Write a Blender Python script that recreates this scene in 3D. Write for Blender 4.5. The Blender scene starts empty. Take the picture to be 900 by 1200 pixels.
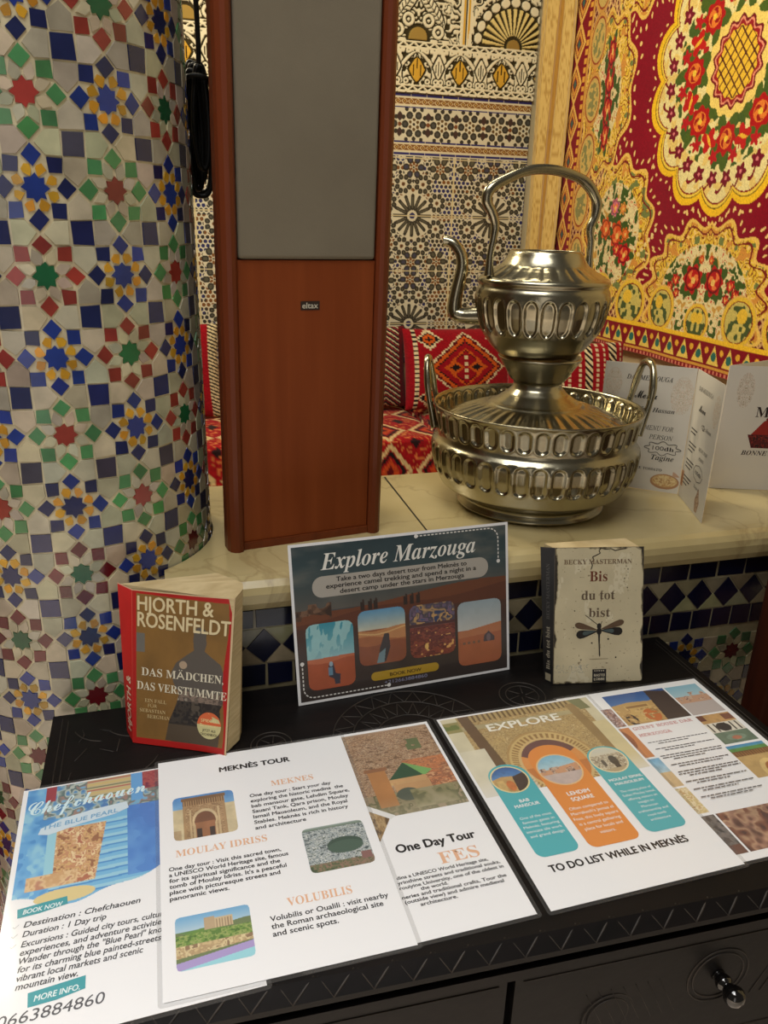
import bpy, bmesh, math, random
import numpy as np
from mathutils import Vector, Matrix

C = bpy.context.collection
SC = bpy.context.scene
PI = math.pi
rnd = random.Random(7)
NR = np.random.RandomState(11)

# ------------------------------------------------------------------ camera, world, light, exposure
# z = 0 is the top of the carved chest, the floor is 0.62 m below it
EYE = np.array([0.0, 0.0, 0.5807])
cd = bpy.data.cameras.new('camera')
cam = bpy.data.objects.new('camera', cd)
C.objects.link(cam)
R_, U_, F_ = (0.9619, -0.2722, 0.0247), (0.0730, 0.3428, 0.9366), (0.2634, 0.8991, -0.3496)
cam.matrix_world = Matrix(((R_[0], U_[0], -F_[0], EYE[0]), (R_[1], U_[1], -F_[1], EYE[1]),
                           (R_[2], U_[2], -F_[2], EYE[2]), (0, 0, 0, 1)))
cd.sensor_width = 36.0
cd.lens = 916.13 / 1200 * 36.0
cd.clip_start = 0.02
SC.camera = cam

world = bpy.data.worlds.new('world')
SC.world = world
world.use_nodes = True
bg = world.node_tree.nodes['Background']
bg.inputs[0].default_value = (0.62, 0.56, 0.47, 1)
bg.inputs[1].default_value = 0.13


def area(name, loc, target, sx, sy, power, col):
    l = bpy.data.lights.new(name, 'AREA')
    l.shape = 'RECTANGLE'
    l.size, l.size_y, l.energy, l.color = sx, sy, power, col
    o = bpy.data.objects.new(name, l)
    C.objects.link(o)
    o.location = loc
    o.rotation_euler = (Vector(target) - Vector(loc)).to_track_quat('-Z', 'Y').to_euler()
    return o


area('skylight', (-0.25, 0.20, 2.35), (0.12, 0.62, 0.0), 1.3, 1.0, 32, (1.0, 0.99, 0.97))
area('courtyard_door', (-0.85, -2.3, 0.45), (0.2, 1.0, 0.2), 0.9, 2.0, 5, (1.0, 0.92, 0.86))
ck_ = area('courtyard_floor_fill', (-0.7, -1.0, 2.4), (-0.7, -0.99, -0.6), 1.4, 1.4, 42, (1.0, 0.95, 0.90))  # unseen light added over the floor, so the kettle's flutes reflect it
ck_.data.spread = math.radians(75)
area('ceiling_lamp_salon', (-0.62, 2.40, 1.85), (0.9, 2.2, 0.2), 0.45, 0.45, 26, (1.0, 0.87, 0.62))
area('salon_wall_fill', (0.35, 1.65, 1.95), (1.35, 3.1, 0.5), 0.8, 0.5, 19, (1.0, 0.89, 0.66))  # added fill for wall and tapestry, turned away from the glossy leaflets

vs = SC.view_settings
vs.view_transform = 'Standard'
vs.look = 'None'
vs.exposure = 0.0
vs.gamma = 1.0
vs.use_curve_mapping = False


# ------------------------------------------------------------------ helpers
def lin(c):
    c = np.asarray(c, float) / 255.0
    return np.where(c <= 0.04045, c / 12.92, ((c + 0.055) / 1.055) ** 2.4)


def mat(name, rgb=None, rough=0.6, metal=0.0, coat=0.0, coat_rough=0.1, noise=None, bump=None, alpha=1.0,
        spec=0.5, attr=False, sheen=0.0):
    """noise = (scale, rgb2, stretch xyz) mottles the colour; bump = (scale, strength)"""
    m = bpy.data.materials.new(name)
    m.use_nodes = True
    nt = m.node_tree
    b = nt.nodes['Principled BSDF']
    b.inputs['Roughness'].default_value = rough
    b.inputs['Metallic'].default_value = metal
    b.inputs['Coat Weight'].default_value = coat
    b.inputs['Coat Roughness'].default_value = coat_rough
    b.inputs['Specular IOR Level'].default_value = spec
    b.inputs['Sheen Weight'].default_value = sheen
    b.inputs['Alpha'].default_value = alpha
    if attr:
        a = nt.nodes.new('ShaderNodeAttribute')
        a.attribute_name = 'Col'
        nt.links.new(a.outputs['Color'], b.inputs['Base Color'])
    else:
        b.inputs['Base Color'].default_value = (*lin(rgb), 1)
    tc = nt.nodes.new('ShaderNodeTexCoord')
    if noise:
        mp = nt.nodes.new('ShaderNodeMapping')
        mp.inputs['Scale'].default_value = noise[2] if len(noise) > 2 else (1, 1, 1)
        n = nt.nodes.new('ShaderNodeTexNoise')
        n.inputs['Scale'].default_value = noise[0]
        n.inputs['Detail'].default_value = 6
        r = nt.nodes.new('ShaderNodeValToRGB')
        r.color_ramp.elements[0].position = 0.35
        r.color_ramp.elements[1].position = 0.68
        r.color_ramp.elements[0].color = (*lin(rgb), 1)
        r.color_ramp.elements[1].color = (*lin(noise[1]), 1)
        nt.links.new(tc.outputs['Object'], mp.inputs[0])
        nt.links.new(mp.outputs[0], n.inputs[0])
        nt.links.new(n.outputs[0], r.inputs[0])
        nt.links.new(r.outputs[0], b.inputs['Base Color'])
    if bump:
        n2 = nt.nodes.new('ShaderNodeTexNoise')
        n2.inputs['Scale'].default_value = bump[0]
        n2.inputs['Detail'].default_value = 4
        bp = nt.nodes.new('ShaderNodeBump')
        bp.inputs['Strength'].default_value = bump[1]
        bp.inputs['Distance'].default_value = 0.002
        nt.links.new(tc.outputs['Object'], n2.inputs[0])
        nt.links.new(n2.outputs[0], bp.inputs['Height'])
        nt.links.new(bp.outputs[0], b.inputs['Normal'])
    return m


M = {}
M['print'] = mat('laminated_print', rough=0.5, coat=0.7, coat_rough=0.12, attr=True, bump=(14, 0.08))
M['cover'] = mat('book_cover', rough=0.45, coat=0.3, coat_rough=0.3, attr=True)
M['cloth'] = mat('woven_cloth', rough=0.95, spec=0.1, attr=True, sheen=0.1, bump=(600, 0.35))
M['tile'] = mat('glazed_tile', rough=0.22, coat=0.5, coat_rough=0.12, attr=True, bump=(60, 0.12))
def mottle(m, scale, lo, hi):
    nt = m.node_tree
    b = nt.nodes['Principled BSDF']
    a = [n for n in nt.nodes if n.type == 'ATTRIBUTE'][0]
    n = nt.nodes.new('ShaderNodeTexNoise')
    n.inputs['Scale'].default_value = scale
    n.inputs['Detail'].default_value = 7
    r = nt.nodes.new('ShaderNodeMapRange')
    r.inputs['From Min'].default_value, r.inputs['From Max'].default_value = 0.3, 0.7
    r.inputs['To Min'].default_value, r.inputs['To Max'].default_value = lo, hi
    mx = nt.nodes.new('ShaderNodeVectorMath')
    mx.operation = 'SCALE'
    tc = nt.nodes.new('ShaderNodeTexCoord')
    nt.links.new(tc.outputs['Object'], n.inputs[0])
    nt.links.new(n.outputs[0], r.inputs['Value'])
    nt.links.new(a.outputs['Color'], mx.inputs[0])
    nt.links.new(r.outputs[0], mx.inputs['Scale'])
    nt.links.new(mx.outputs[0], b.inputs['Base Color'])


mottle(M['tile'], 34, 0.72, 1.06)
M['walltile'] = mat('printed_wall_tile', rough=0.35, attr=True)
M['plaster'] = mat('carved_plaster', rough=0.9, spec=0.1, attr=True)
M['matte'] = mat('matte_print', rough=0.8, attr=True)
M['wood_dark'] = mat('black_stained_wood', (5, 3, 3), rough=0.5, spec=0.28, noise=(9, (14, 8, 7), (1, 6, 6)), bump=(45, 0.25))
M['wood_edge'] = mat('worn_carving_edge', (50, 42, 34), rough=0.6, noise=(40, (22, 18, 15)))
M['cherry'] = mat('cherry_veneer', (122, 56, 20), rough=0.5, spec=0.25, noise=(5, (134, 65, 27), (9, 9, 0.5)))
M['cherry_post'] = mat('cherry_solid_post', (112, 50, 20), rough=0.42, coat=0.12, coat_rough=0.25, spec=0.3,
                       noise=(5, (98, 42, 16), (9, 9, 0.4)))
M['grille'] = mat('grey_grille_cloth', (126, 118, 101), rough=0.95, spec=0.1, noise=(7, (118, 110, 94)), bump=(900, 0.12))
M['vinyl'] = mat('grey_cabinet_vinyl', (96, 88, 70), rough=0.6)
M['black'] = mat('black_rubber', (9, 9, 9), rough=0.45)
M['badge'] = mat('silver_badge', (170, 165, 150), rough=0.35, metal=0.8)
M['metal'] = mat('tarnished_nickel_silver', (180, 173, 148), rough=0.24, metal=1.0,
                 noise=(11, (150, 143, 120)), bump=(30, 0.05))
M['knob'] = mat('black_knob_lacquer', (12, 10, 9), rough=0.1, coat=1.0, coat_rough=0.03)
M['paper'] = mat('white_paper', (238, 238, 239), rough=0.5, coat=0.7, coat_rough=0.12, bump=(14, 0.08))
M['card'] = mat('menu_card', (214, 207, 192), rough=0.55, coat=0.15)
M['film'] = mat('laminating_film', (140, 137, 133), rough=0.12, alpha=0.09)
M['pages'] = mat('aged_book_pages', (206, 186, 142), rough=0.85, noise=(90, (182, 160, 116), (0.3, 0.3, 8)))
M['curtain'] = mat('gold_brocade', rough=0.7, sheen=0.3, attr=True, spec=0.25)
M['chairwood'] = mat('red_brown_chair_wood', (70, 28, 11), rough=0.6, spec=0.25, noise=(8, (52, 20, 9), (6, 6, 1)))
M['floortile'] = mat('pale_floor_tile', (214, 200, 184), rough=0.5, noise=(5, (200, 184, 166)))
M['carpet'] = mat('red_floor_carpet', (112, 14, 16), rough=0.95, noise=(60, (84, 10, 12)))
M['creamwall'] = mat('cream_wall_paint', (206, 190, 150), rough=0.8, noise=(6, (196, 178, 136)))


def marble():
    m = mat('cream_marble', (203, 190, 148), rough=0.28, coat=0.25, coat_rough=0.15)
    nt = m.node_tree
    b = nt.nodes['Principled BSDF']
    tc = nt.nodes.new('ShaderNodeTexCoord')
    n = nt.nodes.new('ShaderNodeTexNoise')
    n.inputs['Scale'].default_value = 6
    n.inputs['Detail'].default_value = 8
    r = nt.nodes.new('ShaderNodeValToRGB')
    e = r.color_ramp.elements
    e[0].position, e[1].position = 0.3, 0.72
    e[0].color, e[1].color = (*lin((168, 150, 102)), 1), (*lin((194, 178, 132)), 1)
    n2 = nt.nodes.new('ShaderNodeTexNoise')
    n2.inputs['Scale'].default_value = 5
    n2.inputs['Detail'].default_value = 10
    n2.inputs['Distortion'].default_value = 1.2
    sub = nt.nodes.new('ShaderNodeMath'); sub.operation = 'SUBTRACT'; sub.inputs[1].default_value = 0.5
    ab = nt.nodes.new('ShaderNodeMath'); ab.operation = 'ABSOLUTE'
    r2 = nt.nodes.new('ShaderNodeValToRGB')
    r2.color_ramp.elements[0].position, r2.color_ramp.elements[1].position = 0.0, 0.02
    r2.color_ramp.elements[0].color, r2.color_ramp.elements[1].color = (0.34, 0.34, 0.34, 1), (0, 0, 0, 1)
    mx = nt.nodes.new('ShaderNodeMixRGB')
    mx.inputs[2].default_value = (*lin((120, 92, 50)), 1)
    for a, bb in ((tc.outputs['Object'], n.inputs[0]), (n.outputs[0], r.inputs[0]), (tc.outputs['Object'], n2.inputs[0]),
                  (n2.outputs[0], sub.inputs[0]), (sub.outputs[0], ab.inputs[0]), (ab.outputs[0], r2.inputs[0]),
                  (r2.outputs[0], mx.inputs[0]), (r.outputs[0], mx.inputs[1]), (mx.outputs[0], b.inputs['Base Color'])):
        nt.links.new(a, bb)
    return m


M['marble'] = marble()


def wloc(o):
    v = np.zeros(3)
    while o is not None:
        v = v + np.array(o.location)
        o = o.parent
    return v


def tag(o, label=None, cat=None, group=None, kind=None):
    for k, v in (('label', label), ('category', cat), ('group', group), ('kind', kind)):
        if v:
            o[k] = v
    return o


def thing(name, loc, label, cat, group=None):
    o = bpy.data.objects.new(name, None)
    C.objects.link(o)
    o.location = loc
    o.empty_display_size = 0.05
    return tag(o, label, cat, group)


def link(name, me, m, parent):
    for q in (m if isinstance(m, (list, tuple)) else [m]):
        me.materials.append(q)
    o = bpy.data.objects.new(name, me)
    C.objects.link(o)
    if parent is not None:
        o.parent = parent
    return o


def mesh(name, V, F, m, parent=None, cols=None, mi=None, smooth=False, origin=None):
    """V in world metres; cols per-vertex sRGB 0-255"""
    V = np.asarray(V, float)
    base = wloc(parent) if parent is not None else (np.array(origin, float) if origin is not None else np.zeros(3))
    V = V - base
    me = bpy.data.meshes.new(name)
    if isinstance(F, np.ndarray):
        nf, k = F.shape
        me.vertices.add(len(V))
        me.vertices.foreach_set('co', V.astype(np.float32).ravel())
        me.loops.add(nf * k)
        me.loops.foreach_set('vertex_index', F.astype(np.int32).ravel())
        me.polygons.add(nf)
        me.polygons.foreach_set('loop_start', np.arange(0, nf * k, k, dtype=np.int32))
        me.update(calc_edges=True)
    else:
        me.from_pydata(V.tolist(), [], F)
        me.update()
    if cols is not None:
        a = me.attributes.new('Col', 'FLOAT_COLOR', 'POINT')
        c = np.ones((len(V), 4), np.float32)
        c[:, :3] = lin(cols)
        a.data.foreach_set('color', c.ravel())
    if mi is not None:
        me.polygons.foreach_set('material_index', np.asarray(mi, np.int32))
    if smooth:
        me.polygons.foreach_set('use_smooth', np.ones(len(me.polygons), bool))
    me.validate()
    o = link(name, me, m, parent)
    if parent is None and origin is not None:
        o.location = origin
    return o


class MB:
    """collects shapes into ONE mesh"""
    def __init__(s):
        s.v, s.f, s.c, s.mi, s.sm = [], [], [], [], []

    def add(s, V, F, col=None, mi=0, sm=False):
        n = len(s.v)
        s.v += [tuple(map(float, p)) for p in V]
        s.f += [[n + int(i) for i in f] for f in F]
        s.c += [col if col is not None else (128, 128, 128)] * len(V)
        s.mi += [mi] * len(F)
        s.sm += [sm] * len(F)

    def box(s, c, size, rot=0.0, bevel=0.0, col=None, mi=0, tilt=None):
        bm = bmesh.new()
        bmesh.ops.create_cube(bm, size=1)
        bmesh.ops.scale(bm, vec=size, verts=bm.verts)
        if bevel:
            bmesh.ops.bevel(bm, geom=bm.edges[:], offset=bevel, segments=2, profile=0.6, affect='EDGES')
        m = Matrix.Translation(c) @ Matrix.Rotation(rot, 4, 'Z')
        if tilt is not None:
            m = Matrix.Translation(c) @ tilt
        bm.transform(m)
        bm.verts.index_update()
        s.add([v.co[:] for v in bm.verts], [[v.index for v in f.verts] for f in bm.faces], col, mi)
        bm.free()

    def tube(s, pts, rad, seg=10, closed=False, smooth=6, col=None, mi=0, flat=1.0):
        P = np.array(pts, float)
        rr = np.full(len(P), rad, float) if np.isscalar(rad) else np.array(rad, float)
        if smooth > 1:
            n = len(P)
            out, ro = [], []
            rng = range(n if closed else n - 1)
            for i in rng:
                g = (lambda k: P[k % n]) if closed else (lambda k: P[min(max(k, 0), n - 1)])
                gr = (lambda k: rr[k % n]) if closed else (lambda k: rr[min(max(k, 0), n - 1)])
                p0, p1, p2, p3 = g(i - 1), g(i), g(i + 1), g(i + 2)
                for t in np.arange(smooth) / smooth:
                    out.append(0.5 * (2 * p1 + (p2 - p0) * t + (2 * p0 - 5 * p1 + 4 * p2 - p3) * t * t
                                      + (3 * p1 - p0 - 3 * p2 + p3) * t ** 3))
                    ro.append(gr(i) * (1 - t) + gr(i + 1) * t)
            if not closed:
                out.append(P[-1]); ro.append(rr[-1])
            P, rr = np.array(out), np.array(ro)
        n = len(P)
        T = np.gradient(P, axis=0) if not closed else (np.roll(P, -1, 0) - np.roll(P, 1, 0))
        T /= np.linalg.norm(T, axis=1)[:, None] + 1e-12
        a = np.array([0, 0, 1.0]) if abs(T[0][2]) < 0.9 else np.array([1.0, 0, 0])
        N = np.cross(T[0], a); N /= np.linalg.norm(N)
        V = []
        for i in range(n):
            N = N - T[i] * (N @ T[i]); N /= np.linalg.norm(N)
            B = np.cross(T[i], N)
            for k in range(seg):
                t = 2 * PI * k / seg
                V.append(P[i] + rr[i] * (math.cos(t) * N + flat * math.sin(t) * B))
        F = []
        for i in range(n if closed else n - 1):
            j = (i + 1) % n
            for k in range(seg):
                k2 = (k + 1) % seg
                F.append([i * seg + k, i * seg + k2, j * seg + k2, j * seg + k])
        if not closed:
            F.append(list(range(seg))[::-1])
            F.append([(n - 1) * seg + k for k in range(seg)])
        s.add(V, F, col, mi, True)

    def build(s, name, m, parent=None, color=False, origin=None):
        o = mesh(name, s.v, s.f, m, parent, s.c if color else None, s.mi, origin=origin)
        o.data.polygons.foreach_set('use_smooth', np.array(s.sm, bool))
        return o


def lathe(name, prof, seg, center, m, parent, disp=None, cap=True):
    prof = np.array(prof, float)
    n = len(prof)
    ph = np.arange(seg) * 2 * PI / seg
    r = np.repeat(prof[:, 0][:, None], seg, 1)
    z = np.repeat(prof[:, 1][:, None], seg, 1)
    if disp is not None:
        r = r + disp(np.repeat(ph[None], n, 0), z, np.repeat(np.arange(n)[:, None], seg, 1))
    V = np.stack([center[0] + r * np.cos(ph), center[1] + r * np.sin(ph), center[2] + z], -1).reshape(-1, 3)
    i, k = np.meshgrid(np.arange(n - 1), np.arange(seg), indexing='ij')
    k2 = (k + 1) % seg
    F = np.stack([i * seg + k, i * seg + k2, (i + 1) * seg + k2, (i + 1) * seg + k], -1).reshape(-1, 4)
    return mesh(name, V, F, m, parent, smooth=True)


def dense(pts, step):
    """resample a polyline profile, smoothed slightly"""
    P = np.array(pts, float)
    out = []
    for a, b in zip(P[:-1], P[1:]):
        k = max(1, int(np.linalg.norm(b - a) / step))
        for t in range(k):
            out.append(a + (b - a) * t / k)
    out.append(P[-1])
    Q = np.array(out)
    for _ in range(3):
        Q[1:-1] = 0.25 * Q[:-2] + 0.5 * Q[1:-1] + 0.25 * Q[2:]
    return Q


def vnoise(X, Y, scale, seed):
    rs = np.random.RandomState(seed)
    G = rs.rand(64, 64)
    x, y = np.asarray(X) * scale, np.asarray(Y) * scale
    xi, yi = np.floor(x).astype(int), np.floor(y).astype(int)
    fx, fy = x - xi, y - yi
    fx, fy = fx * fx * (3 - 2 * fx), fy * fy * (3 - 2 * fy)
    g = lambda a, b: G[a % 64, b % 64]
    return (g(xi, yi) * (1 - fx) + g(xi + 1, yi) * fx) * (1 - fy) + (g(xi, yi + 1) * (1 - fx) + g(xi + 1, yi + 1) * fx) * fy


def fbm(X, Y, scale, seed, o=4):
    return sum(vnoise(X, Y, scale * 2 ** i, seed + i) * 0.5 ** i for i in range(o)) / sum(0.5 ** i for i in range(o))


def grid_faces(nx, ny, mask=None):
    i, j = np.meshgrid(np.arange(ny - 1), np.arange(nx - 1), indexing='ij')
    F = np.stack([i * nx + j, (i + 1) * nx + j, (i + 1) * nx + j + 1, i * nx + j + 1], -1)
    if mask is not None:
        k = mask[:-1, :-1] & mask[1:, :-1] & mask[:-1, 1:] & mask[1:, 1:]
        return F[k]
    return F.reshape(-1, 4)


# ---- flat printed matter -------------------------------------------------------------------------
class Frame:
    """page coordinates (u right, v down, in mm) -> world; four corners TL TR BR BL allow a slightly bent page"""
    def __init__(s, TL, TR, BR, BL, w, h, n, bow=None):
        s.c = [np.array(p, float) for p in (TL, TR, BR, BL)]
        s.w, s.h, s.n, s.bow = w, h, np.array(n, float), bow

    def P(s, u, v, d=0.0):
        a, b = np.asarray(u, float)[..., None] / s.w, np.asarray(v, float)[..., None] / s.h
        p = (s.c[0] * (1 - a) + s.c[1] * a) * (1 - b) + (s.c[3] * (1 - a) + s.c[2] * a) * b
        if s.bow:
            p = p + s.n * s.bow(a, b)
        return p + s.n * (np.asarray(d)[..., None] if np.ndim(d) else d)


def flat_frame(TL, ang, w, h, z):
    c, s = math.cos(ang), math.sin(ang)
    TL = np.array([TL[0], TL[1], z])
    ux, uv = np.array([c, s, 0]), np.array([s, -c, 0])
    W, H = w / 1000, h / 1000
    return Frame(TL, TL + ux * W, TL + ux * W + uv * H, TL + uv * H, w, h, (0, 0, 1))


def A_(s, up, lo):
    o = ''
    for ch in s:
        if 'A' <= ch <= 'Z':
            o += chr(up + ord(ch) - 65)
        elif 'a' <= ch <= 'z':
            o += chr(lo + ord(ch) - 97)
        else:
            o += ch
    return o


STYLE = {'sans': lambda s: s, 'bold': lambda s: s, 'heavy': lambda s: s, 'black': lambda s: s, 'serif': lambda s: A_(s, 0x1D400, 0x1D41A),
         'ital': lambda s: A_(s, 0x1D434, 0x1D44E), 'bital': lambda s: A_(s, 0x1D468, 0x1D482),
         'script': lambda s: A_(s, 0x1D4D0, 0x1D4EA), 'mono': lambda s: A_(s, 0x1D670, 0x1D68A)}
BOLD = {'bold': 0.034, 'heavy': 0.048, 'black': 0.078, 'script': 0.020}


def glyphs(s, style, shear=0.0):
    cu = bpy.data.curves.new('t', 'FONT')
    cu.body = STYLE[style](s)
    cu.size = 1
    cu.resolution_u = 3
    cu.shear = shear
    o = bpy.data.objects.new('t', cu)
    me = bpy.data.meshes.new_from_object(o)
    V = np.array([v.co[:2] for v in me.vertices]).reshape(-1, 2)
    F = [list(p.vertices) for p in me.polygons]
    bpy.data.objects.remove(o)
    bpy.data.curves.remove(cu)
    bpy.data.meshes.remove(me)
    return V, F


def text(name, fr, parent, rows, col, m=None, d=0.0002):
    """rows: (string, u, v_baseline, size_mm, width_mm or None, style[, align, shear, rotation])"""
    if len(rows) > 1 and name in ('heading', 'button_text', 'sticker_text', 'menu_text', 'cover_lettering', 'panel_heading'):
        return [text(name, fr, parent, [r], col, m, d) for r in rows]
    mb = MB()
    for r in rows:
        s, u, v, size, w, style = r[:6]
        al = r[6] if len(r) > 6 else 'l'
        sh = r[7] if len(r) > 7 else 0.0
        rot = r[8] if len(r) > 8 else 0.0
        V, F = glyphs(s, style, sh)
        if not len(V):
            continue
        k, dz = BOLD.get(style, 0), 0.0
        if k:                                            # thicken by overprinting shifted copies
            n0 = len(V)
            dz = np.repeat(np.arange(4) * 2.5e-5, n0)
            sh_ = [(-k / 2, 0), (k / 2, 0), (0, -k / 3), (0, k / 3)]
            F = [[i + q * n0 for i in f] for q in range(4) for f in F]
            V = np.concatenate([V + np.array(o_) for o_ in sh_])
        x = V[:, 0] - V[:, 0].min()
        bw = x.max()
        kx = (w / bw) if w else size
        x, y = x * kx, V[:, 1] * size
        if al == 'c':
            x = x - bw * kx / 2
        elif al == 'r':
            x = x - bw * kx
        cr, sr = math.cos(rot), math.sin(rot)
        uu, vv = u + x * cr - y * sr, v - (x * sr + y * cr)
        mb.add(fr.P(uu, vv, d + dz), F, col)
    return mb.build(name, m or M['print'], parent, True)


class Img:
    def __init__(s, w, h, c):
        s.w, s.h = w, h
        s.Y, s.X = np.meshgrid((np.arange(h) + 0.5) / h, (np.arange(w) + 0.5) / w, indexing='ij')
        s.a = np.zeros((h, w, 3)) + np.array(c, float)

    def put(s, mask, c):
        s.a[mask] = np.array(c, float) if not callable(c) else c(s.X[mask], s.Y[mask])
        return s

    def rect(s, x0, y0, x1, y1, c):
        return s.put((s.X >= x0) & (s.X < x1) & (s.Y >= y0) & (s.Y < y1), c)

    def ell(s, cx, cy, rx, ry, c):
        return s.put(((s.X - cx) / rx) ** 2 + ((s.Y - cy) / ry) ** 2 < 1, c)

    def polymask(s, pts):
        ins = np.zeros(s.X.shape, bool)
        n = len(pts)
        for i in range(n):
            (x1, y1), (x2, y2) = pts[i], pts[(i + 1) % n]
            cond = (y1 > s.Y) != (y2 > s.Y)
            with np.errstate(divide='ignore', invalid='ignore'):
                xx = (x2 - x1) * (s.Y - y1) / (y2 - y1 + 1e-12) + x1
            ins ^= cond & (s.X < xx)
        return ins

    def poly(s, pts, c):
        return s.put(s.polymask(pts), c)

    def grad(s, y0, y1, c0, c1):
        t = np.clip((s.Y - y0) / (y1 - y0), 0, 1)[..., None]
        k = (s.Y >= y0) & (s.Y < y1)
        s.a[k] = (np.array(c0) * (1 - t) + np.array(c1) * t)[k]
        return s

    def speck(s, mask, cols, scale, seed, asp=1.0):
        n = sum(vnoise(s.X * s.w / s.h + 3.3 * i, s.Y * asp + 1.7 * i, scale * f, seed + 5 * i) * w_ for i, (f, w_) in enumerate(((1, .34), (2.1, .36), (4.4, .3))))
        q = ((n - 0.5) * 2.4 + 0.5).clip(0, 0.999) * (len(cols) - 1)
        q = np.where(vnoise(s.X * s.w / s.h, s.Y * asp, scale * 3.1, seed + 9) > .5, q, np.round(q))
        cc_ = np.array(cols, float)
        i0 = q.astype(int)
        f_ = (q - i0)[..., None]
        r_ = cc_[i0] * (1 - f_) + cc_[np.minimum(i0 + 1, len(cols) - 1)] * f_
        s.a[mask] = r_[mask]
        return s

    def grain(s, amt, scale, seed):
        s.a *= 1 + amt * (fbm(s.X * s.w / s.h, s.Y, scale, seed)[..., None] - 0.5) * 2
        return s

    @property
    def all(s):
        return np.ones(s.X.shape, bool)


def photo(name, fr, parent, u0, v0, u1, v1, img, rad=0.0, mask=None, m=None, d=0.00012):
    a = np.clip(img.a, 0, 255)
    if name == 'photo':
        a = a * 0.87 + 24                                # lightened for the printed look, with laminate haze mixed into the colour
    h, w = a.shape[:2]
    U, V = np.meshgrid(np.linspace(u0, u1, w), np.linspace(v0, v1, h))
    mk = mask
    if rad:
        dx = np.maximum(np.maximum(u0 + rad - U, U - (u1 - rad)), 0)
        dy = np.maximum(np.maximum(v0 + rad - V, V - (v1 - rad)), 0)
        mk = dx * dx + dy * dy <= rad * rad * 1.001
    F = grid_faces(w, h, mk)
    P = fr.P(U, V, d).reshape(-1, 3)
    # drop unused vertices
    used = np.unique(F)
    idx = np.full(len(P), -1)
    idx[used] = np.arange(len(used))
    return mesh(name, P[used], idx[F], m or M['print'], parent, a.reshape(-1, 3)[used])


def shape(name, fr, parent, polys, m=None, d=0.00016):
    """polys: (list of (u,v), colour)"""
    mb = MB()
    for k, (pts, c) in enumerate(polys):
        p = np.array(pts, float)
        mb.add(fr.P(p[:, 0], p[:, 1], d + 0.00001 * k), [list(range(len(p)))], c)
    return mb.build(name, m or M['print'], parent, True)


def rrect(u0, v0, u1, v1, r, n=6):
    out = []
    for cx, cy, a0 in ((u1 - r, v0 + r, -90), (u1 - r, v1 - r, 0), (u0 + r, v1 - r, 90), (u0 + r, v0 + r, 180)):
        for k in range(n + 1):
            t = math.radians(a0 + 90 * k / n)
            out.append((cx + r * math.cos(t), cy + r * math.sin(t)))
    return out


def ring(cx, cy, r, n=28, ry=None):
    return [(cx + r * math.cos(2 * PI * k / n), cy + (ry or r) * math.sin(2 * PI * k / n)) for k in range(n)]


def stroke(pts, w):
    """thin polyline as quads -> list of polygons"""
    out = []
    for (a, b), (c, e) in zip(pts[:-1], pts[1:]):
        dx, dy = c - a, e - b
        L = math.hypot(dx, dy) + 1e-9
        nx, ny = -dy / L * w / 2, dx / L * w / 2
        out.append([(a + nx, b + ny), (a - nx, b - ny), (c - nx, e - ny), (c + nx, e + ny)])
    return out


def slab(fr, t, u0=0, v0=0, u1=None, v1=None):
    """thin box under/over the page"""
    u1, v1 = u1 or fr.w, v1 or fr.h
    q = [(u0, v0), (u1, v0), (u1, v1), (u0, v1)]
    top = [fr.P(u, v, 0.0) for u, v in q]
    bot = [fr.P(u, v, -t) for u, v in q]
    return top + bot, [[3, 2, 1, 0], [4, 5, 6, 7], [0, 1, 5, 4], [1, 2, 6, 5], [2, 3, 7, 6], [3, 0, 4, 7]]


def rim(fr, b, t):
    """ring of film around the page"""
    W, H = fr.w, fr.h
    o = rrect(-b, -b, W + b, H + b, b * 0.9, 4)
    i = []
    for u, v in o:
        i.append((min(max(u, 0.0), W), min(max(v, 0.0), H)))
    n = len(o)
    V = [fr.P(u, v, -0.1 * t) for u, v in o] + [fr.P(u, v, -0.1 * t) for u, v in i] \
        + [fr.P(u, v, -t) for u, v in o] + [fr.P(u, v, -t) for u, v in i]
    F = []
    for k in range(n):
        j = (k + 1) % n
        F += [[k, n + k, n + j, j], [2 * n + j, 3 * n + j, 3 * n + k, 2 * n + k], [k, j, 2 * n + j, 2 * n + k]]
    return V, F


# ================================================================== THE SETTING
FLOOR = -0.62
mesh('floor', [(-2.5, -1.5, FLOOR), (1.75, -1.5, FLOOR), (1.75, 3.6, FLOOR), (-2.5, 3.6, FLOOR)], [[0, 1, 2, 3]],
     M['floortile'])['kind'] = 'structure'
mb = MB()
mb.box((-0.9, 1.75, FLOOR + 0.006), (1.4, 1.5, 0.011), bevel=0.003)
tag(mb.build('rug', M['carpet'], origin=(-0.9, 1.75, FLOOR)), 'red rug on the floor behind the mosaic column, seen at the left edge', 'rug')

WALL_Y, WS, EZ = 3.40, 0.8293, 0.5807      # pattern sizes below were taken at 4.1 m and are shrunk to the wall's distance
wx = lambda x: x * WS
wz = lambda z: EZ + (z - EZ) * WS
mb = MB()
mb.box((-0.42, 3.46, 0.68), (4.2, 0.10, 2.6))
wall = mb.build('wall_back', M['creamwall'])
wall['kind'] = 'structure'
mb = MB()
mb.box((1.71, 1.6, 0.68), (0.06, 3.62, 2.6))
mb.build('wall_right', M['creamwall'])['kind'] = 'structure'


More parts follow.
